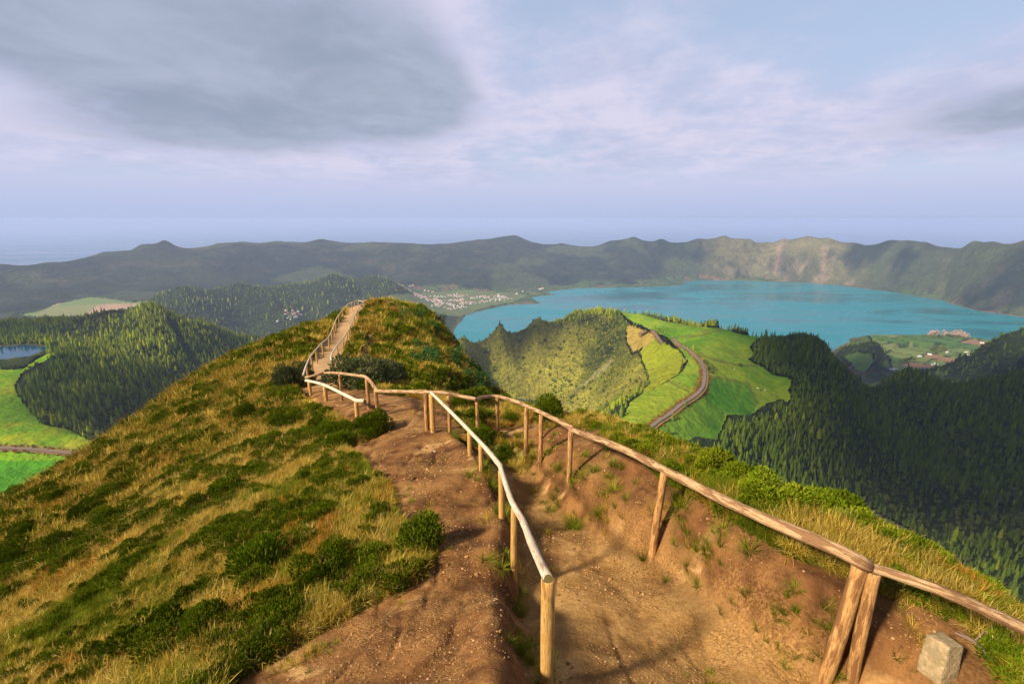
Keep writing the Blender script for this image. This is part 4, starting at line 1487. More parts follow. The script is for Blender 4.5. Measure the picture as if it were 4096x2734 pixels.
def on_fence(tx, ty, D, h, span=0.22):
    span = 0.02 if D < 9 and tx < 2200 else span
    """the point on this pixel's ray, close to depth D, that is nearest to h above the ground"""
    ds = D * np.linspace(1 - span, 1 + span, 45)
    a, b, c = ray(tx, ty)
    zz = near_height(a * ds, b * ds)
    e = np.abs(c * ds - zz - h) + 0.25 * np.abs(ds / D - 1)
    k = int(np.argmin(e))
    return Vector((a * ds[k], b * ds[k], c * ds[k]))


def make_fence(name, label, rails, posts, rail_mat, post_mat, rail_r, post_r, h, sides=10, wob=.06):
    first = on_fence(*rails[0][0], h)
    root = bpy.data.objects.new(name, None)
    base = Vector((first.x, first.y, nz(first.x, first.y)))
    root.location = base
    link(root, None, label, "fence", "log fences along the path")
    allp = []
    for k, seg in enumerate(rails):
        pts = [on_fence(*q, h) for q in seg]
        allp.append(pts)
        rr = rail_r[k] if isinstance(rail_r, (list, tuple)) else rail_r
        me = log_mesh("rail", [p - base for p in pts], rr, rail_mat, sides, .9, wob)
        link(bpy.data.objects.new("rail", me), root)
    line = [p for s in allp for p in s]
    for q in posts:
        tx, ty, D = q[:3]
        rad = q[3] if len(q) > 3 else post_r
        lean = q[4] if len(q) > 4 else 0.0
        # stand under the closest stretch of rail on this pixel column
        best, bd = None, 1e9
        for s in allp:
            for i in range(len(s) - 1):
                for t in np.linspace(0, 1, 25):
                    p = s[i].lerp(s[i + 1], t)
                    px_, py_ = project(p.x, p.y, p.z)
                    d = abs(float(px_) - tx) + 0.25 * abs(float(py_) - ty)
                    if d < bd:
                        best, bd = p, d
        top = best
        g = nz(top.x, top.y)
        tz = top.z - rr * 0.75
        if len(q) > 5:
            tz = top.z + q[5]
        foot = Vector((top.x + lean, top.y, min(g, tz - .3) - 0.25))
        cap = Vector((top.x, top.y, tz))
        mid = foot.lerp(cap, .5) + Vector((R(-.01, .01), R(-.01, .01), 0))
        me = log_mesh("post", [foot - base, mid - base, cap - base], rad, post_mat, sides, .96, wob * .6, .12)
        link(bpy.data.objects.new("post", me), root)
    return root


make_fence("log_fence", "pale peeled log rail on honey coloured posts beside the sunken path, mossy cut end",
           [[(2192, 2312, 3.0), (2134, 2189, 3.55), (2088, 2074, 4.35), (2048, 2005, 5.0), (2013, 1902, 5.8), (1999, 1855, 6.1)],
            [(2003, 1864, 6.05), (1950, 1798, 7.0), (1875, 1718, 8.4), (1807, 1649, 9.5), (1723, 1566, 10.7)]],
           [(2194, 2332, 3.0, .047, 0.0, -0.005), (2057, 2046, 4.6, .036), (2004, 1880, 6.0, .040), (1921, 1770, 7.6, .037), (1877, 1720, 8.5, .043), (1726, 1572, 10.5, .058)],
           MAT_RAIL_PALE, MAT_POST_PALE, [.033, .034], .04, .92, 14)
make_fence("log_fence", "long bark patched brown log fence along the grassy cliff edge, running on past the bend",
           [[(3470, 2262, 3.62), (3348, 2197, 3.85), (2964, 2031, 4.5), (2668, 1883, 5.3), (2476, 1787, 6.2), (2284, 1716, 7.0)],
            [(5300, 3150, 2.2), (4700, 2800, 2.55), (4150, 2536, 3.0), (3749, 2354, 3.3), (3455, 2256, 3.6)],
            [(2292, 1713, 6.95), (2203, 1666, 7.9), (2099, 1618, 9.1)],
            [(2101, 1618, 9.1), (2036, 1595, 10), (1979, 1583, 10.7), (1921, 1589, 11.3), (1902, 1597, 11.6)],
            [(1904, 1595, 11.6), (1830, 1580, 12.2), (1772, 1569, 12.7), (1700, 1566, 13.2)],
            [(1705, 1566, 13.2), (1596, 1564, 14.3), (1507, 1562, 15.2)],
            [(1509, 1562, 15.2), (1468, 1509, 16.6), (1426, 1500, 17.2), (1349, 1490, 18.4), (1294, 1490, 19.4)],
            [(1296, 1490, 19.4), (1272, 1496, 19.8), (1221, 1509, 20.2)]],
           [(3445, 2262, 3.6, .054, -.10), (3500, 2275, 3.6, .043, .03), (2662, 1890, 5.2, .044, -.06), (2283, 1725, 7.0, .042), (2166, 1650, 8.0, .043), (2105, 1622, 9.1, .045), (1987, 1586, 10.7, .04, .03), (1907, 1596, 11.5, .042), (1794, 1574, 12.4, .042), (1703, 1568, 13.2, .05),
            (1502, 1562, 15.2, .05), (1466, 1511, 16.5, .05), (1357, 1492, 18.2, .045), (4850, 2890, 2.5, .05)],
           MAT_RAIL_BARK, MAT_POST_BARK, [.048, .037, .040, .042, .042, .045, .045, .045], .042, .95, 12)
make_fence("log_fence", "short pale log rail at the bend of the path by the rounded heath bush",
           [[(1224, 1520, 16.6), (1294, 1537, 15.4), (1426, 1600, 13.4)], [(1424, 1600, 13.4), (1458, 1602, 13.0)]],
           [(1236, 1526, 16.4, .06), (1298, 1540, 15.3, .07), (1424, 1602, 13.4, .06)],
           MAT_RAIL_PALE, MAT_POST_PALE, .052, .06, .55, 10)
make_fence("log_fence", "pale log fence curving up the outer left side of the spur path",
           [[(1213, 1500, 21), (1227, 1456, 24), (1246, 1418, 27.5), (1287, 1370, 33)], [(1287, 1370, 33), (1316, 1344, 36.5), (1332, 1309, 40), (1348, 1268, 45)],
            [(1348, 1268, 45), (1370, 1239, 49), (1389, 1217, 53), (1411, 1206, 56), (1431, 1200, 58), (1453, 1205, 59)], [(1453, 1205, 59), (1466, 1198, 60), (1488, 1201, 62)]],
           [(1226, 1460, 24), (1244, 1422, 27), (1264, 1397, 30), (1287, 1372, 33), (1314, 1346, 36.5), (1325, 1325, 38), (1335, 1300, 41), (1341, 1283, 43), (1354, 1262, 46), (1370, 1240, 49), (1389, 1218, 53), (1406, 1208, 55), (1417, 1204, 56.5), (1432, 1201, 58), (1453, 1205, 59), (1478, 1200, 61)],
           MAT_RAIL_PALE, MAT_POST_PALE, .042, .050, .95, 8)
make_fence("log_fence", "pale log fence climbing the inner right side of the spur path",
           [[(1329, 1448, 25), (1325, 1420, 27), (1348, 1380, 31), (1370, 1354, 35)], [(1370, 1354, 35), (1392, 1319, 39.5), (1411, 1278, 44.5), (1427, 1242, 50), (1446, 1214, 56)]],
           [(1328, 1440, 25.5), (1348, 1380, 31), (1370, 1355, 35), (1387, 1328, 38), (1394, 1315, 40), (1400, 1302, 41.5), (1407, 1288, 43), (1416, 1266, 46), (1428, 1240, 50), (1442, 1220, 55)],
           MAT_RAIL_PALE, MAT_POST_PALE, .042, .050, .95, 8)
make_fence("log_fence", "small log railing of the lookout at the far tip of the spur",
           [[(1553, 1204, 61), (1590, 1203, 62.5), (1632, 1210, 62)], [(1553, 1208, 60.5), (1592, 1210, 60), (1628, 1216, 60)]],
           [(1556, 1205, 61), (1566, 1205, 61), (1578, 1204, 62), (1590, 1204, 62), (1601, 1206, 62), (1612, 1208, 62), (1624, 1210, 62)],
           MAT_RAIL_PALE, MAT_POST_BARK, .08, .09, .8, 8)


# ------------------------------------------------------------------ shrubs one can point at
def thing(name, label, cat, loc, rz=0, group=None, scale=None):
    o = bpy.data.objects.new(name, None)
    o.location = loc
    o.rotation_euler = (0, 0, rz)
    if scale is not None:
        o.scale = scale if isinstance(scale, tuple) else (scale,) * 3
    return link(o, None, label, cat, group)


HEATH = [(shrub_foliage("heath_foliage", MAT_HEATH, .42, .46, 8, 2800, .048, .19), shrub_stems("heath_stems", .42, .46, 12)) for _ in range(4)]
GORSE = (shrub_foliage("gorse_foliage", MAT_GORSE, .9, .75, 12, 3000, .10, .22), shrub_stems("gorse_stems", .9, .75, 18))


def shrub(name, label, loc, s, rz, kind, group=None):
    t = thing(name, label, "shrub", loc, rz, group, s)
    link(bpy.data.objects.new("foliage", kind[0]), t)
    link(bpy.data.objects.new("stem", kind[1]), t)
    return t


def ground_at(tx, ty, D0, span=.35):
    """ground point seen at this pixel, nearest to depth D0"""
    ds = D0 * np.linspace(1 - span, 1 + span, 121)
    a, b, c = ray(tx, ty)
    e = c * ds - near_height(a * ds, b * ds)
    k = np.where(e <= 0)[0]
    k = k[0] if len(k) else len(ds) - 1
    return Vector((a * ds[k], b * ds[k], float(near_height(np.array([a * ds[k]]), np.array([b * ds[k]]))[0])))


NAMED = [
    ("rounded bright green heath bush in front of the short rail at the path bend", 1500, 1725, 11, (1.15, 1.15, 1.15), HEATH[0]),
    ("dark domed heath bush on the cliff edge above the crater", 2190, 1690, 12.3, (1.15, 1.15, 1.15), HEATH[1]),
    ("dark heath bush with bare twigs at the corner of grass and bare earth", 820, 2560, 4.1, (.62, .62, .66), HEATH[2]),
    ("round green heath bush among dry straw beside the mown grass strip", 1290, 2330, 5.0, (.70, .70, .75), HEATH[3]),
    ("low brownish heath bush at the end of the heath row beside the bare earth", 1480, 2300, 5.0, (.5, .5, .42), HEATH[0]),
    ("bushy green heath on the cliff side behind the long rail", 2850, 1905, 8.0, (.75, .75, .7), HEATH[2]),
    ("broad green heath bush behind the long rail, spreading over the cliff edge", 3080, 2010, 6.9, (.8, .8, .62), HEATH[3]),
    ("heath bush under the cliff side rail where the two rails meet", 2040, 1690, 12.0, (.6, .6, .6), HEATH[1]),
]
for lab, tx, ty, D, s, kd in NAMED:
    shrub("heath_shrub", lab, ground_at(tx, ty, D), s, R(0, 6), kd, "heath shrubs on the ridge")
shrub("gorse_bush", "wide grey green gorse bush beside the foot of the spur path", ground_at(1440, 1545, 20), (1.7, 1.4, 1.5), .3, GORSE, "gorse bushes at the path bend")
shrub("gorse_bush", "grey green gorse bush left of the fence foot at the path bend", ground_at(1180, 1545, 19.5), (1.1, 1.0, 1.3), 1.2, GORSE, "gorse bushes at the path bend")
shrub("gorse_bush", "small grey green gorse bush right behind the upper rail of the bend", ground_at(1560, 1530, 20), (1.0, 1.0, 1.2), 2.2, GORSE, "gorse bushes at the path bend")


def free_spots(n, rlo, rhi, test, mind, seed):
    g = np.random.default_rng(seed)
    th = np.radians(g.uniform(-56, 56, n * 40)); r = np.exp(g.uniform(math.log(rlo), math.log(rhi), n * 40))
    x, y = r * np.sin(th), r * np.cos(th)
    z = near_height(x, y)
    tx, ty = project(x, y, z)
    ok = (tx > 0) & (tx < 4096) & (ty < 2760) & (dirt_mask(x, y, z) < .2) & test(x, y, z, tx, ty)
    out = []
    for i in np.where(ok)[0]:
        if all((x[i] - q[0]) ** 2 + (y[i] - q[1]) ** 2 > (mind * max(1, r[i] / 12)) ** 2 for q in out):
            out.append((float(x[i]), float(y[i]), float(z[i]), float(r[i])))
        if len(out) >= n:
            break
    return out


def heath_zone(x, y, z, tx, ty):
    return (x < -0.02 * y) & (fbm(x, y, 3.0, 2, 310) > -0.12)


for x, y, z, r in free_spots(150, 4.2, 42, heath_zone, .5, 5):
    k = random.randrange(4)
    s = R(.5, 1.0) * (1 if r < 12 else 1.3)
    zone = "beside the bare earth shoulder" if r < 7.5 else ("below the bend of the path" if r < 18 else "below the curved spur fence")
    size = "small low" if s < .7 else "broad low"
    shrub("heath_shrub", size + " dark green heath shrub on the grassy slope " + zone, (x, y, z - .03), (s, s, s * R(.8, 1.1)), R(0, 6), HEATH[k], "low heath shrubs on the grassy slope")
for x, y, z, r in free_spots(26, 5, 13, lambda x, y, z, tx, ty: (x > 1.8) & (tx > 2250), .5, 6):
    k = random.randrange(4)
    s = R(.4, .75)
    shrub("heath_shrub", ("small" if s < .57 else "large") + " green heath shrub in the tangled grass along the cliff edge behind the long rail", (x, y, z - .03), (s, s, s * R(.6, .9)), R(0, 6), HEATH[k], "low heath shrubs along the cliff edge")
for x, y, z, r in free_spots(60, 24, 66, lambda x, y, z, tx, ty: (tx > 1480) & (tx < 2080) & (x > -0.245 * y), .35, 8):
    k = random.randrange(4)
    s = R(.9, 1.7)
    shrub("heath_shrub", ("large" if s > 1.3 else "small") + (" dark heath shrub near the lookout end of the spur's right flank" if r > 46 else " dark heath shrub low on the right flank of the spur"), (x, y, z - .05), (s, s, s * R(.6, .9)), R(0, 6), HEATH[k], "heath shrubs on the right flank of the spur")
GINGER = [ginger_plant("ginger_canes", 16, 1.3) for _ in range(3)]
for x, y, z, r in free_spots(46, 28, 64, lambda x, y, z, tx, ty: (tx > 1600) & (tx < 2060) & (x > -0.235 * y) & (fbm(x, y, 6, 2, 320) > -.15), .3, 9):
    o = bpy.data.objects.new("leafy_plant", random.choice(GINGER))
    o.location = (x, y, z); o.rotation_euler = (0, 0, R(0, 6)); s = R(.9, 1.4); o.scale = (s, s, s)
    link(o, None, "tall broad leaved plant with bluish green leaves on the right flank of the spur", "plant", "leafy plants on the right flank of the spur")

# ------------------------------------------------------------------ stone and branch at the lower right
def build_stone():
    bm = bmesh.new()
    bmesh.ops.create_cube(bm, size=1.0)
    for v in bm.verts:
        v.co.x *= .145 * (1.0 if v.co.z > 0 else .94)
        v.co.y *= .15
        v.co.z *= .31
        v.co += Vector((R(-.012, .012), R(-.012, .012), R(-.014, .014)))
    bmesh.ops.bevel(bm, geom=bm.edges[:], offset=.018, segments=2, affect='EDGES', profile=.6)
    bmesh.ops.subdivide_edges(bm, edges=bm.edges[:], cuts=2, use_grid_fill=True)
    for v in bm.verts:
        n = fbm(np.array([v.co.x * 10 + v.co.z * 7]), np.array([v.co.y * 10 + v.co.z * 5]), 1.0, 3, 5)[0]
        v.co += v.normal * n * .012
    me = bpy.data.meshes.new("boundary_stone")
    bm.to_mesh(me); bm.free()
    m, T, out = new_mat("lichen_stone")
    tc = T.n('ShaderNodeTexCoord')
    p = tc.outputs['Object']
    n1, n2 = T.noise(p, 9, 5, .65), T.noise(p, 28, 4, .65)
    c = T.mix(T.ramp(n1, .35, .65), (.25, .185, .105), (.36, .26, .15))
    c = T.mix(T.ramp(n2, .45, .70, 0, .75), c, (.19, .18, .09))
    c = T.mix(T.ramp(T.noise(p, 40, 4, .6), .55, .72, 0, .7), c, (.48, .42, .30))
    principled(T, out, c, .95, .1, bump(T, n2, .7, .02))
    me.materials.append(m)
    me.polygons.foreach_set('use_smooth', np.ones(len(me.polygons), bool))
    o = bpy.data.objects.new("boundary_stone", me)
    p = ground_at(3745, 2685, 3.5)
    o.location = (p.x, p.y, p.z + .10)
    o.rotation_euler = (math.radians(-5), math.radians(5), math.radians(12))
    link(o, None, "squared grey stone block crusted with lichen in the earth bank", "stone")


build_stone()


def build_branch():
    g = Geo()
    pts = [ground_at(*q) + Vector((0, 0, h)) for q, h in [((3815, 2548, 3.75), .03), ((3890, 2585, 3.7), .05), ((3950, 2650, 3.6), .05), ((4010, 2740, 3.4), .03)]]
    base = pts[0].copy()
    P = [p - base for p in pts]
    g.tube(P, [.008, .011, .013, .016], 6)
    g.tube([P[1], P[1] + Vector((.07, .02, .06)), P[1] + Vector((.15, .03, .05))], [.006, .005, .002], 5)
    g.tube([P[2], P[2] + Vector((-.05, .08, .05)), P[2] + Vector((-.07, .16, .04))], [.006, .005, .002], 5)
    me = g.mesh("dead_branch", [simple_mat("grey_twig", (.17, .12, .10))])
    o = bpy.data.objects.new("dead_branch", me)
    o.location = base
    link(o, None, "crooked grey dead branch lying beside the lichen covered stone", "branch")


build_branch()

# ------------------------------------------------------------------ woods
def fz(x, y):
    return far_height(np.atleast_1d(np.asarray(x, float)), np.atleast_1d(np.asarray(y, float)))


def far_at(tx, ty, r0, span=.25):
    """ground point of the wide terrain seen at this pixel, nearest to range r0"""
    a, b, c = ray(tx, ty)
    h = math.hypot(a, b)
    rs = r0 * np.linspace(1 - span, 1 + span, 160)
    z = fz(a / h * rs, b / h * rs)
    e = c / h * rs - z
    k = np.where(e <= 0)[0]
    k = k[0] if len(k) else int(np.argmin(np.abs(e)))
    return Vector((a / h * rs[k], b / h * rs[k], float(z[k])))


CONIFERS = [conifer_meshes(str(k), 12.0, (2.0, 3.0, 2.3, 3.3)[k], (9, 7, 8, 7)[k], 8, MAT_CONIFER if k < 2 else MAT_CONIFER2) for k in range(4)]
BROADS = [crown_blob("broad_crown_%d" % k, MAT_BROAD, 4.2, 6.5, 5, 130, .85) for k in range(4)]
MAT_SCRUB = leaf_mat("scrub_crown", [(0.0, (0.13, 0.155, 0.012)), (0.5, (0.28, 0.28, 0.022)), (1.0, (0.44, 0.38, 0.040))], 0.2, 0.25)
SCRUBS = [crown_blob("scrub_crown_%d" % k, MAT_SCRUB, 2.6, 2.6, 4, 70, .6) for k in range(3)]


def whole_conifer(k):
    cr, tr = CONIFERS[k]
    bm = bmesh.new(); bm.from_mesh(cr); n = len(bm.faces); bm.from_mesh(tr)
    me = bpy.data.meshes.new("conifer_whole"); bm.to_mesh(me); bm.free()
    me.materials.append(cr.materials[0]); me.materials.append(MAT_BARK)
    mi = np.zeros(len(me.polygons), np.int32); mi[n:] = 1
    me.polygons.foreach_set('material_index', mi)
    return me


WOOD = proto_collection("wood_tree", [whole_conifer(k) for k in range(4)] + BROADS + SCRUBS)


def tree_thing(x, y, z, s, label, group, k=None, name="conifer_tree"):
    k = random.randrange(4) if k is None else k
    t = thing(name, label, "tree", (x, y, z), R(0, 6.28), group, (s * R(.9, 1.1), s * R(.9, 1.1), s))
    link(bpy.data.objects.new("crown", CONIFERS[k][0]), t)
    link(bpy.data.objects.new("trunk", CONIFERS[k][1]), t)
    return t


TARN_T = [(-500, 1380), (0, 1385), (100, 1379), (190, 1386), (175, 1400), (110, 1424), (60, 1446), (0, 1441), (-500, 1430)]


def build_woods():
    g = np.random.default_rng(21)
    n = 150000
    th = np.radians(g.uniform(-53, 53, n))
    r = np.sqrt(g.uniform(300 ** 2, 1560 ** 2, n))
    x, y = r * np.sin(th), r * np.cos(th)
    n2 = 42000
    th2 = np.radians(g.uniform(-46, 52, n2)); r2 = np.sqrt(g.uniform(1560 ** 2, 3050 ** 2, n2))
    x = np.r_[x, r2 * np.sin(th2)]; y = np.r_[y, r2 * np.cos(th2)]
    r = np.hypot(x, y); th = np.arctan2(x, y)
    z, m = far_height(x, y, True)
    tx, ty = project(x, y, z)
    keep = ~(m['open'] | m['orange'] | m['scar'])
    for poly, zz in ((LAKE, Z_LAKE), (TARN, Z_TARN), (CRATER, Z_CRATER)):
        keep &= ~(in_poly(x, y, poly) | (dist_poly(x, y, poly) < 5))
    keep &= ~((z < -494) & (r > 1500))
    keep &= (ty > 1000) & (ty < 2500)
    # roads and cuttings
    for rd in (ROAD_R, ROAD_L):
        keep &= dist_poly(x, y, rd, False) > 7 + 9 * m['lime']
    ride = [tuple(at_r(*q)[:2]) for q in [(462, 1235, 1310), (490, 1270, 1240), (495, 1310, 1180), (455, 1345, 1120), (395, 1375, 1050)]]
    keep &= dist_poly(x, y, ride, False) > 5
    ride2 = [tuple(at_r(*q)[:2]) for q in [(690, 1310, 1180), (740, 1400, 1090), (790, 1480, 1020), (815, 1530, 980)]]
    keep &= dist_poly(x, y, ride2, False) > 5 + 4 * g.random(len(x))
    # open ground stays in view: no tree stands in front of it
    txt, tyt = project(x, y, z + 9)
    for poly, lim in ((MEADOW_R, 1130), (MEADOW_L, 1010), (CLEAR, 800), (CLEAR2, 800), (HILLFIELD, 2300), (TARN_T, 1400), (ORANGE, 1100)):
        keep &= ~(in_poly(txt, tyt, poly) & (r < lim))
    gaps = fbm(x, y, 60, 3, 331)
    keep &= (gaps < 0.36) | (g.random(len(x)) < .25)
    keep &= ~((r > 560) & (r < 1120) & (th > -0.14) & (th < 0.34) & (z < -224) & (g.random(len(x)) < .45))
    x, y, z, r, th = x[keep], y[keep], z[keep], r[keep], th[keep]
    lime = m['lime'][keep]
    tx, ty = tx[keep], ty[keep]
    n = len(x)
    bowl = (r > 560) & (r < 1120) & (th > -0.14) & (th < 0.34) & (z < -214)
    top = np.clip((z + 240) / 28, 0, 1) * (th < 0.15)
    u = g.random(n)
    kind = np.where(bowl & (u > top * .9 + .06), 2, 0)
    kind = np.where(bowl & (kind == 2) & (g.random(n) < .22), 1, kind)
    kind = np.where(~bowl & (fbm(x, y, 140, 3, 341) + g.normal(0, .22, n) > 0.16), 1, kind)
    kind = np.where((r > 1560), np.where(g.random(n) < .75, 1, 0), kind)
    kind = np.where(lime, 2, kind)
    lightw = fbm(x, y, 110, 3, 361) + g.normal(0, .18, n) + .5 * ((tx > 330) & (tx < 680) & (ty > 1180) & (ty < 1400)) + .3 * ((th > .09) & (th < .2) & (r > 900)) - .6 * (th > .42) > 0.05  # random tone, plus lighter needles painting sunlight on the left hill face
    idx = np.where(kind == 0, g.integers(0, 2, n) + 2 * lightw, np.where(kind == 1, 4 + g.integers(0, 4, n), 8 + g.integers(0, 3, n)))
    scl = np.clip(g.lognormal(-.55, .34, n), .28, 1.25) * np.where(kind == 1, .85, 1.0) * np.where(r > 1560, 1.7, 1.0) * np.where(lime, .45, 1.0)
    scl = scl * (1 + .35 * fbm(x, y, 70, 2, 351))
    stretch = np.where(kind == 0, g.uniform(.85, 1.25, n), 1.0)
    s3 = np.stack([scl, scl, scl * stretch], 1)
    rot = np.stack([np.zeros(n), np.zeros(n), g.uniform(0, 6.28, n)], 1)
    # the conifers that show largest become trees of their own
    bpy.context.view_layer.update()
    cand = np.where((kind == 0) & (tx > 0) & (tx < 4096) & (ty > 0) & (ty < 2734) & (r < 1000))[0]
    cand = cand[np.argsort(r[cand])]
    chosen = []
    for i in cand:
        top_ = Vector((x[i], y[i], z[i] + 10 * scl[i]))
        d = top_.normalized()
        hit = near_obj.ray_cast(d * 1.0, d, distance=top_.length)[0]
        if not hit:
            chosen.append(i)
        if len(chosen) >= 215:
            break
    for i in chosen:
        if th[i] < 0:
            lab, grp = "dark green conifer in the wood between the bright meadow and the ridge", "conifers beside the left meadow"
        elif ty[i] > 1780:
            lab, grp = ("tall" if scl[i] * stretch[i] > .85 else "short") + (" dark conifer beside the clearing in the shaded valley" if tx[i] < 3720 and ty[i] > 1900 else " dark conifer on the shaded valley slope below the cliff edge"), "conifers in the shaded valley"
        else:
            lab, grp = "dark conifer in the wood bordering the lower edge of the crater meadow", "conifers below the crater meadow"
        tree_thing(float(x[i]), float(y[i]), float(z[i]) - .2, float(scl[i] * stretch[i]), lab, grp, int(idx[i]))
    rest = np.ones(n, bool); rest[chosen] = False
    scatter("forest", np.stack([x, y, z - .3], 1)[rest], rot[rest], s3[rest], idx[rest], WOOD, "dense conifer and broadleaf forest covering the hills and crater walls")
    print("forest", n)


ROADR_T = [(2567, 1294), (2578, 1312), (2607, 1324), (2640, 1339), (2682, 1355), (2723, 1386), (2765, 1413), (2794, 1440), (2812, 1469), (2818, 1502),
           (2814, 1536), (2798, 1565), (2765, 1589), (2723, 1616), (2673, 1652), (2640, 1672), (2615, 1689), (2560, 1726)]
ROADL_T = [(-300, 1802), (0, 1804), (91, 1806), (182, 1809), (273, 1815), (363, 1823), (412, 1831), (470, 1850)]
ROAD_R = [tuple(at_z(a, b, -201)[:2]) for a, b in ROADR_T]
ROAD_L = [tuple(at_z(a, b, -207)[:2]) for a, b in ROADL_T]


def smooth_line(P, step):
    P = [np.array(p, float) for p in P]
    out = []
    for i in range(len(P) - 1):
        a, b, c, d = P[max(i - 1, 0)], P[i], P[i + 1], P[min(i + 2, len(P) - 1)]
        k = max(1, int(np.linalg.norm(c - b) / step))
        for j in range(k):
            t = j / k
            out.append(0.5 * ((2 * b) + (c - a) * t + (2 * a - 5 * b + 4 * c - d) * t * t + (3 * b - a - 3 * c + d) * t ** 3))
    out.append(P[-1])
    return np.array(out)


def ribbon(name, line, width, mat, lift, across=5):
    L = smooth_line(line, 4.0)
    t = np.gradient(L, axis=0); t /= np.linalg.norm(t, axis=1)[:, None]
    nrm = np.stack([-t[:, 1], t[:, 0]], 1)
    offs = np.linspace(-width / 2, width / 2, across)
    X = L[:, 0:1] + nrm[:, 0:1] * offs; Y = L[:, 1:2] + nrm[:, 1:2] * offs
    zc = fz(L[:, 0], L[:, 1])
    zz = np.maximum(fz(X.ravel(), Y.ravel()).reshape(X.shape), 0 * X + zc[:, None] - .2)
    Z = np.repeat(zz.max(1)[:, None], across, 1) + lift if across == 5 else zz + lift
    me = grid_mesh(name, X, Y, Z, mat)
    if me.polygons[0].normal.z < 0:
        me.flip_normals()
    return link(bpy.data.objects.new(name, me), kind="structure"), L, nrm, Z[:, 0]


MAT_ROAD = simple_mat("asphalt", (.15, .115, .095), .8, .3, .15, 1.5)
MAT_LINE = simple_mat("road_paint", (.75, .74, .70), .7, .2, .1, 2)
MAT_VERGE = simple_mat("verge_earth", (.20, .13, .045), .95, .05, .4, .4)
ribbon("road_verge", ROAD_R, 9.5, MAT_VERGE, .12, 9)
rr_, RL, RN, RZ = ribbon("road", ROAD_R, 4.2, MAT_ROAD, .55)
ribbon("road_verge", ROAD_L, 8.0, MAT_VERGE, .12, 9)
rl_, LL, LN, LZ = ribbon("road", ROAD_L, 3.6, MAT_ROAD, .55)


def edge_line(L, N, Z, off):
    P = L + N * off
    V, F = [], []
    for k in range(len(P)):
        for s in (-.12, .12):
            q = P[k] + N[k] * s
            V.append((q[0], q[1], Z[k] + .03))
        if k:
            F.append((2 * k - 2, 2 * k - 1, 2 * k + 1, 2 * k))
    me = poly_mesh("road_marking", V, F, MAT_LINE)
    link(bpy.data.objects.new("road_marking", me), kind="structure")


build_woods()


# hedge bushes along the roads: rusty hydrangea banks
def build_hedges():
    g = np.random.default_rng(5)
    c = proto_collection("hedge_clump", [crown_blob("h0", MAT_RUST, 1.3, 1.5, 4, 60, .35), crown_blob("h1", MAT_BROAD, 1.3, 1.6, 4, 60, .35)])
    P, I, S = [], [], []
    for L, N, w, red, step in ((RL, RN, 3.9, .6, 1), (LL, LN, 3.5, .5, 1)):
        for k in range(0, len(L), step):
            for s in (-1, 1):
                dense = 5 if L is RL and k > len(L) * .55 else 2
                for j in range(dense):
                    if g.random() < .85:
                        q = L[k] + N[k] * s * (w + g.exponential(.9)) + g.normal(0, .8, 2)
                        P.append(q); I.append(0 if g.random() < red else 1); S.append(g.uniform(.5, 1.1))
    for line in ([(2700, 1348), (2806, 1339), (2889, 1314)], [(2673, 1523), (2712, 1540), (2756, 1565)], [(2790, 1417), (2881, 1444), (2951, 1459), (3030, 1463)],
                 [(2474, 1262), (2560, 1262), (2600, 1264)]):
        Q = smooth_line([tuple(at_z(a, b, -203)[:2]) for a, b in line], 2.0)
        for q in Q:
            P.append(q + g.normal(0, .5, 2)); I.append(int(g.random() < .7)); S.append(g.uniform(.35, .8))
    P = np.array(P)
    z = fz(P[:, 0], P[:, 1])
    n = len(P)
    scatter("hedge", np.c_[P, z - .1], np.c_[np.zeros(n), np.zeros(n), g.uniform(0, 6, n)], np.array(S), I, c, "rusty and green hedge banks along the roads and field edges")


build_hedges()

# trees one can point at
row = smooth_line([tuple(at_z(a, b, -203)[:2]) for a, b in [(2470, 1238), (2540, 1246), (2600, 1258), (2673, 1281), (2700, 1288)]], 9.0)
row2 = smooth_line([tuple(at_z(a, b, -203)[:2]) for a, b in [(2712, 1290), (2765, 1297), (2790, 1300)]], 6.5)
row3 = smooth_line([tuple(at_z(a, b, -204)[:2]) for a, b in [(2805, 1302), (2889, 1310), (2972, 1335), (3060, 1343)]], 6.5)
for line, lab in ((row, "conifer in the upper row along the lake side of the crater meadow"), (row2, "conifer in the short middle row between the meadow and the lake"),
                  (row3, "conifer in the row between the meadow and the wooded cone")):
    for q in line:
        q = q + np.array((R(-2, 2), R(0, 6)))
        tree_thing(q[0], q[1], float(fz(*q)[0]) - .3, R(.75, 1.25), lab, "conifer rows on the lake side of the meadow")
for k in range(16):
    t = k / 15
    tx, ty = 2585 + 130 * t + R(-3, 3), 1295 + 65 * t + R(-3, 3)
    q = at_z(tx + 12, ty - 2, -201)
    tree_thing(q[0], q[1], float(fz(q[0], q[1])[0]) - .2, R(.28, .55), "young slender conifer in the line along the upper road", "young conifers along the upper road")
for tx, ty, s, lab in [(2772, 1408, .9, "lone conifer where the road leaves the slope"), (2742, 1622, .75, "round dark tree at the lower road edge"),
                       (2690, 1668, .8, "dark tree beside the lower end of the road"), (2672, 1712, 1.0, "tall conifer on the meadow below the road"), (380, 1822, .9, "small dark conifer beside the left road")]:
    q = at_z(tx, ty, -203 if tx > 1000 else -208)
    tree_thing(q[0], q[1], float(fz(q[0], q[1])[0]) - .2, s, lab, None)


def round_tree(tx, ty, z, s, label, group, meshes, name="broadleaf_tree", r0=None):
    q = at_z(tx, ty, z)
    zz = float(fz(q[0], q[1])[0])
    t = thing(name, label, "tree", (q[0], q[1], zz), R(0, 6), group, s)
    link(bpy.data.objects.new("crown", random.choice(meshes)), t)
    h = Geo(); h.tube([(0, 0, -.5), (.1, 0, 1.6), (.2, .1, 3.6)], [.28, .2, .1], 6)
    link(bpy.data.objects.new("trunk", TRUNK), t)


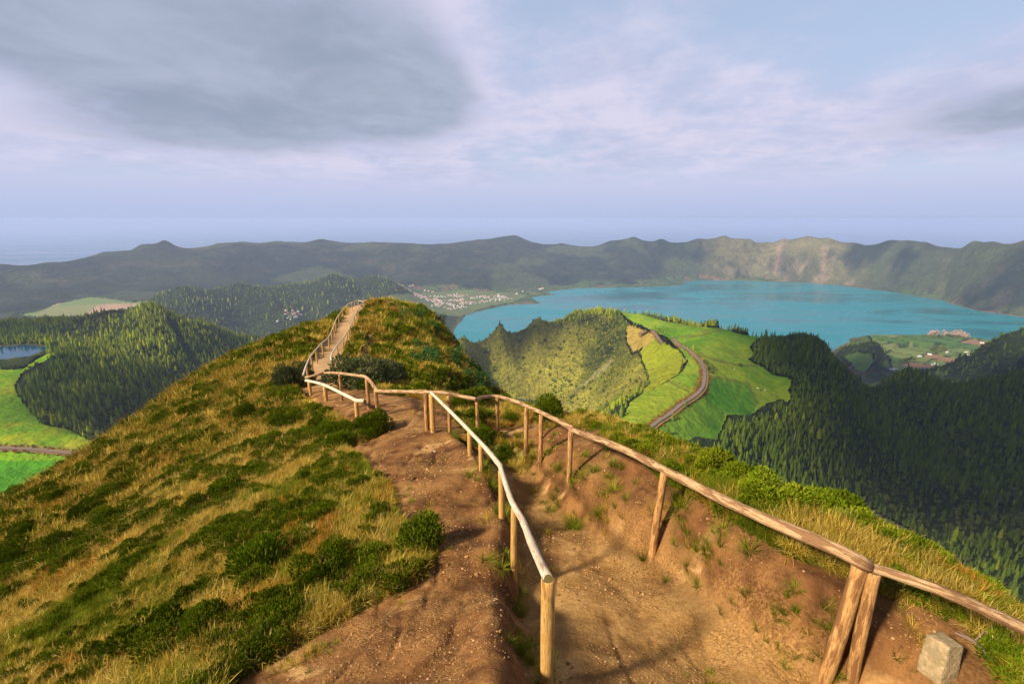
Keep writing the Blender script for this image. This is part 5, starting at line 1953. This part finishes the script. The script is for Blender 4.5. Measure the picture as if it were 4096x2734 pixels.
_h = Geo(); _h.tube([(0, 0, -.6), (.1, 0, 1.6), (.2, .1, 3.6)], [.28, .2, .1], 6)
TRUNK = _h.mesh("broad_trunk", [MAT_BARK])
for tx, ty, s in [(2818, 1456, .9), (2826, 1463, 1.1), (2836, 1470, 1.2), (2843, 1478, 1.2), (2848, 1488, .9), (2832, 1480, .8)]:
    round_tree(tx, ty, -202, s, "dark broadleaf tree in the clump inside the road bend", "trees inside the road bend", BROADS)
round_tree(2958, 1458, -207, .9, "lone round bush on the field boundary of the meadow", None, BROADS, "round_bush")
PALE = [crown_blob("pale_crown_%d" % k, MAT_PALE, 5.0, 8.0, 5, 110, .8) for k in range(3)]
for k in range(26):
    tx = 3712 + 165 * k / 25 + R(-4, 4)
    round_tree(tx, 1338 + 6 * R(-1, 1) + (8 if tx > 3830 else 0), -517, R(1.6, 3.4) * (1.25 if tx < 3850 else .8), "pale bare crowned tree in the sunlit grove on the lake shore", "pale trees on the lake shore", PALE, "pale_tree")
for k in range(14):
    tx = 3690 + 170 * k / 13 + R(-5, 5)
    round_tree(tx, 1348 + 6 * R(-1, 1), -516, R(1.6, 2.4), "dark tree in front of the pale grove on the lake shore", "dark trees by the pale grove", BROADS)
for k in range(16):
    a = k / 16 * 6.28
    round_tree(3752 + 36 * math.cos(a) * R(.3, 1), 1392 + 18 * math.sin(a) * R(.3, 1), -513, R(1.6, 2.4), "dark tree in the round copse among the lake shore fields", "trees of the round copse", BROADS)
for tx, ty in [(3600 + i * 7 + R(-2, 2), 1437 - i * .8 + R(-3, 3)) for i in range(9)]:
    round_tree(tx, ty, -511, R(1.4, 2.0), "dark tree in the row beside the lane across the fields", "tree row beside the field lane", BROADS)

# ------------------------------------------------------------------ village
MAT_WALL = simple_mat("white_render", (.62, .61, .60), .9, .1, .06, .5)
MAT_TILE = simple_mat("clay_tiles", (.42, .19, .11), .9, .1, .3, 1.0)
MAT_TIN = simple_mat("grey_roofing", (.55, .55, .56), .7, .2, .15, 1.0)
MAT_PANE = simple_mat("dark_window", (.03, .035, .045), .2, .5, .1, 1.0)


def house_mesh(name, w, d, h, rf, roof, wing=False):
    V, F, M = [], [], []

    def box(x0, x1, y0, y1, z0, z1, m):
        i = len(V)
        V.extend([(x0, y0, z0), (x1, y0, z0), (x1, y1, z0), (x0, y1, z0), (x0, y0, z1), (x1, y0, z1), (x1, y1, z1), (x0, y1, z1)])
        for f in ((0, 1, 5, 4), (1, 2, 6, 5), (2, 3, 7, 6), (3, 0, 4, 7), (4, 5, 6, 7)):
            F.append(tuple(i + k for k in f)); M.append(m)

    def gable(x0, x1, y0, y1, z, e, hh):
        i = len(V)
        ym = (y0 + y1) / 2
        V.extend([(x0 - e, y0 - e, z - .1), (x1 + e, y0 - e, z - .1), (x1 + e, y1 + e, z - .1), (x0 - e, y1 + e, z - .1), (x0 - e, ym, z + hh), (x1 + e, ym, z + hh)])
        for f, m in (((0, 1, 5, 4), 1), ((2, 3, 4, 5), 1), ((0, 4, 3), 0), ((1, 2, 5), 0)):
            F.append(tuple(i + k for k in f)); M.append(m)
    box(-w / 2, w / 2, -d / 2, d / 2, -1.5, h, 0)
    gable(-w / 2, w / 2, -d / 2, d / 2, h, .35, rf)
    if wing:
        box(w / 2 - .05, w / 2 + 4, -d / 4, d / 4, -1.5, h * .7, 0)
        gable(w / 2, w / 2 + 4, -d / 4, d / 4, h * .7, .25, rf * .6)
    for x in (-w * .3, 0, w * .3):
        for y in (-d / 2 - .03, d / 2 - .05):
            box(x - .55, x + .55, y, y + .08, 1.0, 2.3, 2)
    box(w * .15, w * .15 + .7, -.3, .5, h, h + rf + .9, 0)
    return poly_mesh(name, V, F, [MAT_WALL, roof, MAT_PANE], M)


HOUSES = [house_mesh("house_a", 11, 7, 3.4, 1.7, MAT_TILE), house_mesh("house_b", 9, 7.5, 5.4, 1.8, MAT_TILE, True), house_mesh("house_c", 13, 6.5, 3.2, 1.5, MAT_TIN), house_mesh("house_d", 10, 8, 3.6, 1.9, MAT_TILE, True)]


def put_house(x, y, me, rz, s, label, group, name="house"):
    z = float(fz(x, y)[0])
    o = bpy.data.objects.new(name, me)
    o.location = (x, y, z + .4)
    o.rotation_euler = (0, 0, rz)
    o.scale = (s, s, s)
    link(o, None, label, "house", group)


def village():
    g = np.random.default_rng(4)
    out = []
    streets = [((1555, 1195), (1700, 1215)), ((1700, 1215), (1850, 1228)), ((1600, 1210), (1745, 1228)), ((1745, 1192), (1748, 1250)), ((1840, 1180), (1850, 1222)), ((1790, 1178), (1860, 1182)), ((1730, 1180), (1780, 1182)),
               ((1790, 1245), (1860, 1228)), ((1860, 1212), (1960, 1200)), ((1880, 1190), (1960, 1186)), ((1960, 1196), (2010, 1196)), ((1990, 1182), (2040, 1192)), ((1640, 1186), (1700, 1186)), ((1710, 1222), (1800, 1225)), ((1800, 1200), (1850, 1205)), ((1760, 1205), (1760, 1235))]
    tries = 0
    while len(out) < 262 and tries < 20000:
        tries += 1
        a, b = streets[g.integers(len(streets))]
        t = g.random()
        tx = a[0] + (b[0] - a[0]) * t + g.normal(0, 6); ty = a[1] + (b[1] - a[1]) * t + g.normal(0, 2.2)
        q = at_z(tx, ty, -513)
        if signed_poly(np.array([q[0]]), np.array([q[1]]), LAKE)[0] < 35:
            continue
        if any((q[0] - o[0]) ** 2 + (q[1] - o[1]) ** 2 < 15 ** 2 for o in out):
            continue
        out.append(q)
        hk = int(g.choice([0, 1, 2, 3, 0]))
        put_house(q[0], q[1], HOUSES[hk], g.choice([.3, .3 + math.pi / 2]) + g.normal(0, .1), g.uniform(.85, 1.2),
                  ("small white house with a red tiled roof in the lakeside village", "two storey white house with a side wing in the lakeside village", "long low white house with a grey roof in the lakeside village",
                   "white house with a red roof and low side wing in the lakeside village")[hk], "houses of the lakeside village")
    for k in range(24):
        tx, ty = 1165 + g.normal(0, 22), 1263 + g.normal(0, 9)
        q = far_at(tx, ty, 2350)
        put_house(q.x, q.y, HOUSES[g.integers(4)], g.uniform(0, 3), g.uniform(.9, 1.2), "small white house of the hamlet below the wooded hill", "houses of the hamlet below the wooded hill")
    for tx, ty in [(2160, 1153), (2172, 1150), (2068, 1168), (2090, 1158), (1640, 1152), (1650, 1150), (1600, 1152), (1715, 1162), (1730, 1164), (1700, 1161), (2100, 1165)]:
        q = at_z(tx, ty, -511)
        put_house(q[0], q[1], HOUSES[g.integers(4)], g.uniform(0, 3), 1.4, "scattered white farmhouse at the foot of the far slope", "farmhouses at the foot of the far slope")
    for tx, ty in [(3520, 1383), (3679, 1422), (3719, 1415), (3877, 1414), (3734, 1454), (3745, 1452), (3894, 1443), (3928, 1368), (3581, 1474), (3566, 1479), (3867, 1404), (3790, 1402)]:
        q = at_z(tx, ty, -511)
        put_house(q[0], q[1], HOUSES[2], g.uniform(0, 3), .95, "low white farm shed among the lake shore fields", "farm sheds among the lake shore fields", "farm_shed")
    q = at_z(3818, 1483, -509)
    put_house(q[0], q[1], house_mesh("barn", 22, 9, 3, 2.2, MAT_TILE), .2, 1.0, "long red roofed barn at the near end of the lake shore fields", None, "barn")
    q = at_z(1585, 1183, -510)
    put_house(q[0], q[1], house_mesh("hall", 95, 14, 6, 3, MAT_TIN), .15, 1.0, "long white hall at the left end of the lakeside village", None, "village_hall")


village()


# ------------------------------------------------------------------ small things far off
def build_mast():
    p = at_r(637, 966, 4885)
    z = float(fz(p[0], p[1])[0])
    red, white = simple_mat("mast_red", (.45, .09, .06)), simple_mat("mast_white", (.75, .73, .70))
    root = thing("radio_mast", "thin red and white lattice mast on the far caldera rim", "mast", (p[0], p[1], z - 2))
    H, n = 62.0, 8
    for k in range(n):
        g = Geo()
        z0, z1 = H * k / n, H * (k + 1) / n
        w0, w1 = 2.2 * (1 - k / n) + .5, 2.2 * (1 - (k + 1) / n) + .5
        c0 = [Vector((math.cos(a) * w0, math.sin(a) * w0, z0)) for a in (0, 2.094, 4.189)]
        c1 = [Vector((math.cos(a) * w1, math.sin(a) * w1, z1)) for a in (0, 2.094, 4.189)]
        for j in range(3):
            g.tube([c0[j], c1[j]], [.22, .22], 4)
            g.tube([c0[j], c1[(j + 1) % 3]], [.12, .12], 4)
            g.tube([c0[j], c0[(j + 1) % 3]], [.12, .12], 4)
        link(bpy.data.objects.new("lattice_section", g.mesh("lattice", [red if k % 2 else white])), root)


build_mast()


def cow_mesh(name, mat):
    g = Geo()
    g.tube([(-1.0, 0, 1.05), (-.85, 0, 1.08), (-.3, 0, 1.0), (.35, 0, 1.02), (.75, 0, 1.1), (.9, 0, 1.15)], [.12, .34, .42, .40, .33, .15], 10)
    g.tube([(.75, 0, 1.15), (1.05, 0, 1.05), (1.25, 0, .72)], [.24, .17, .13], 8)
    g.tube([(1.2, 0, .85), (1.34, 0, .62), (1.42, 0, .42)], [.14, .13, .08], 8)
    for x in (-.75, .6):
        for y in (-.22, .22):
            g.tube([(x, y, .95), (x + .03, y, .5), (x - .02, y, .26), (x, y, 0)], [.14, .075, .06, .06], 6)
    g.tube([(-1.0, 0, 1.2), (-1.1, 0, .8), (-1.08, 0, .5)], [.03, .02, .04], 5)
    for s in (-1, 1):
        g.tube([(1.18, .1 * s, .9), (1.2, .28 * s, .92)], [.05, .02], 5)
    return g.mesh(name, [mat], True)


cw, cb = cow_mesh("cow_w", simple_mat("cow_white", (.7, .68, .64))), cow_mesh("cow_b", simple_mat("cow_black", (.02, .02, .02)))
for tx, ty, me, lab in [(3030, 1553, cw, "white cow grazing alone on the sloping pasture by the wood"), (3043, 1562, cb, "black cow grazing beside the white cow on the sloping pasture"), (3060, 1562, cw, "white cow grazing next to the black cow, nearer the wood"), (2937, 1478, cw, "white cow on the pasture inside the road bend")]:
    q = far_at(tx, ty, 650)
    o = bpy.data.objects.new("cow", me); o.location = q; o.rotation_euler = (0, 0, R(0, 6)); o.scale = (1.1,) * 3
    link(o, None, lab, "cow", "cows on the pasture")


def marker_mesh():
    bm = bmesh.new()
    bmesh.ops.create_cone(bm, cap_ends=True, segments=8, radius1=.42, radius2=.30, depth=1.3)
    for v in bm.verts:
        v.co.z += .65
    bmesh.ops.bevel(bm, geom=[e for e in bm.edges if e.verts[0].co.z > 1 and e.verts[1].co.z > 1], offset=.1, segments=2, affect='EDGES')
    me = bpy.data.meshes.new("marker"); bm.to_mesh(me); bm.free()
    me.materials.append(simple_mat("marker_white", (.82, .82, .80)))
    return me


mk = marker_mesh()
for tx, ty in [(2574, 1285), (2584, 1313), (2597, 1313), (2640, 1336), (2697, 1360), (2716, 1390), (2748, 1392), (2775, 1570), (2800, 1571), (2745, 1435)]:
    q = far_at(tx, ty, 750)
    o = bpy.data.objects.new("roadside_marker", mk); o.location = q
    link(o, None, "white roadside marker post along the crater road", "marker post", "white markers along the crater road")

# bare dead trunks left of the spur
dm_ = Geo(); dm_.tube([(0, 0, -1), (.1, 0, 6), (.0, .1, 13)], [.45, .3, .1], 6); dm_.tube([(.05, 0, 7), (.9, .2, 9)], [.12, .04], 5)
dead = dm_.mesh("dead_trunk", [simple_mat("bleached_wood", (.45, .38, .34))])
for tx, ty in [(870, 1365), (912, 1420), (928, 1432), (934, 1436), (948, 1446), (558, 1395), (3175, 1765)]:
    q = far_at(tx, ty, 1080 if tx < 1000 else 540)
    o = bpy.data.objects.new("dead_tree", dead); o.location = q; s = R(.8, 1.2); o.scale = (s, s, s)
    link(o, None, "bare bleached dead tree trunk standing in the shaded valley wood" if tx > 1000 else "bare bleached dead tree trunk on the wooded hill left of the spur", "tree", "bleached dead trunks")


# ------------------------------------------------------------------ low clouds that shade parts of the land
def shade_cloud(name, label, spots):
    """spots: ground point (x, y, z), half width across the sun, half width along it; the cloud hangs up-sun of them"""
    bm = bmesh.new()
    H = 450.0
    hx, hy = sun_dir.x / sun_dir.z, sun_dir.y / sun_dir.z
    for (x, y, z, a, b, rot) in spots:
        k = H - z
        c = Vector((x + hx * k, y + hy * k, H))
        r = bmesh.ops.create_icosphere(bm, subdivisions=4, radius=1.0)
        for v in r['verts']:
            d = v.co.normalized()
            n = fbm(np.array([d.x * 3 + c.x * .01]), np.array([d.y * 3 + d.z * 2 + c.y * .01]), 1.0, 3, 8)[0]
            q = Vector((d.x * a, d.y * b, d.z * 55 * (1 if d.z > 0 else .4))) * (1 + .16 * n)
            q = Matrix.Rotation(rot, 3, 'Z') @ q
            v.co = c + q
    me = bpy.data.meshes.new(name)
    bm.to_mesh(me); bm.free()
    me.polygons.foreach_set('use_smooth', np.ones(len(me.polygons), bool))
    m, T, out = new_mat("cloud_white")
    d = T.n('ShaderNodeBsdfDiffuse'); d.inputs[0].default_value = (.85, .86, .9, 1)
    t = T.n('ShaderNodeBsdfTranslucent'); t.inputs[0].default_value = (.85, .86, .9, 1)
    mx = T.n('ShaderNodeMixShader'); mx.inputs[0].default_value = .5
    T.link(d.outputs[0], mx.inputs[1]); T.link(t.outputs[0], mx.inputs[2])
    T.link(mx.outputs[0], out.inputs['Surface'])
    me.materials.append(m)
    link(bpy.data.objects.new(name, me), kind="stuff", label=label)


CLOUDS = [(590, 600, -270, 180, 260, .2), (780, 700, -260, 260, 330, 0), (560, 430, -290, 170, 170, 0), (900, 480, -260, 280, 300, 0), (1150, 800, -260, 280, 300, 0), (620, 860, -220, 190, 200, 0), (760, 330, -260, 220, 160, 0), (620, 330, -270, 160, 120, 0), (475, 462, -285, 150, 150, 0), (540, 900, -200, 130, 200, 0),
          (-430, 225, -212, 110, 90, 0), (-410, 650, -265, 110, 170, .5), (-1000, 1010, -200, 200, 110, 0), (1300, 1500, -505, 320, 170, 0), (1700, 900, -330, 260, 260, 0), (-60, 1010, -205, 170, 80, 0)]
shade_cloud("cloud_bank", "low broken cloud overhead whose shadow lies on the valley and hills", CLOUDS)
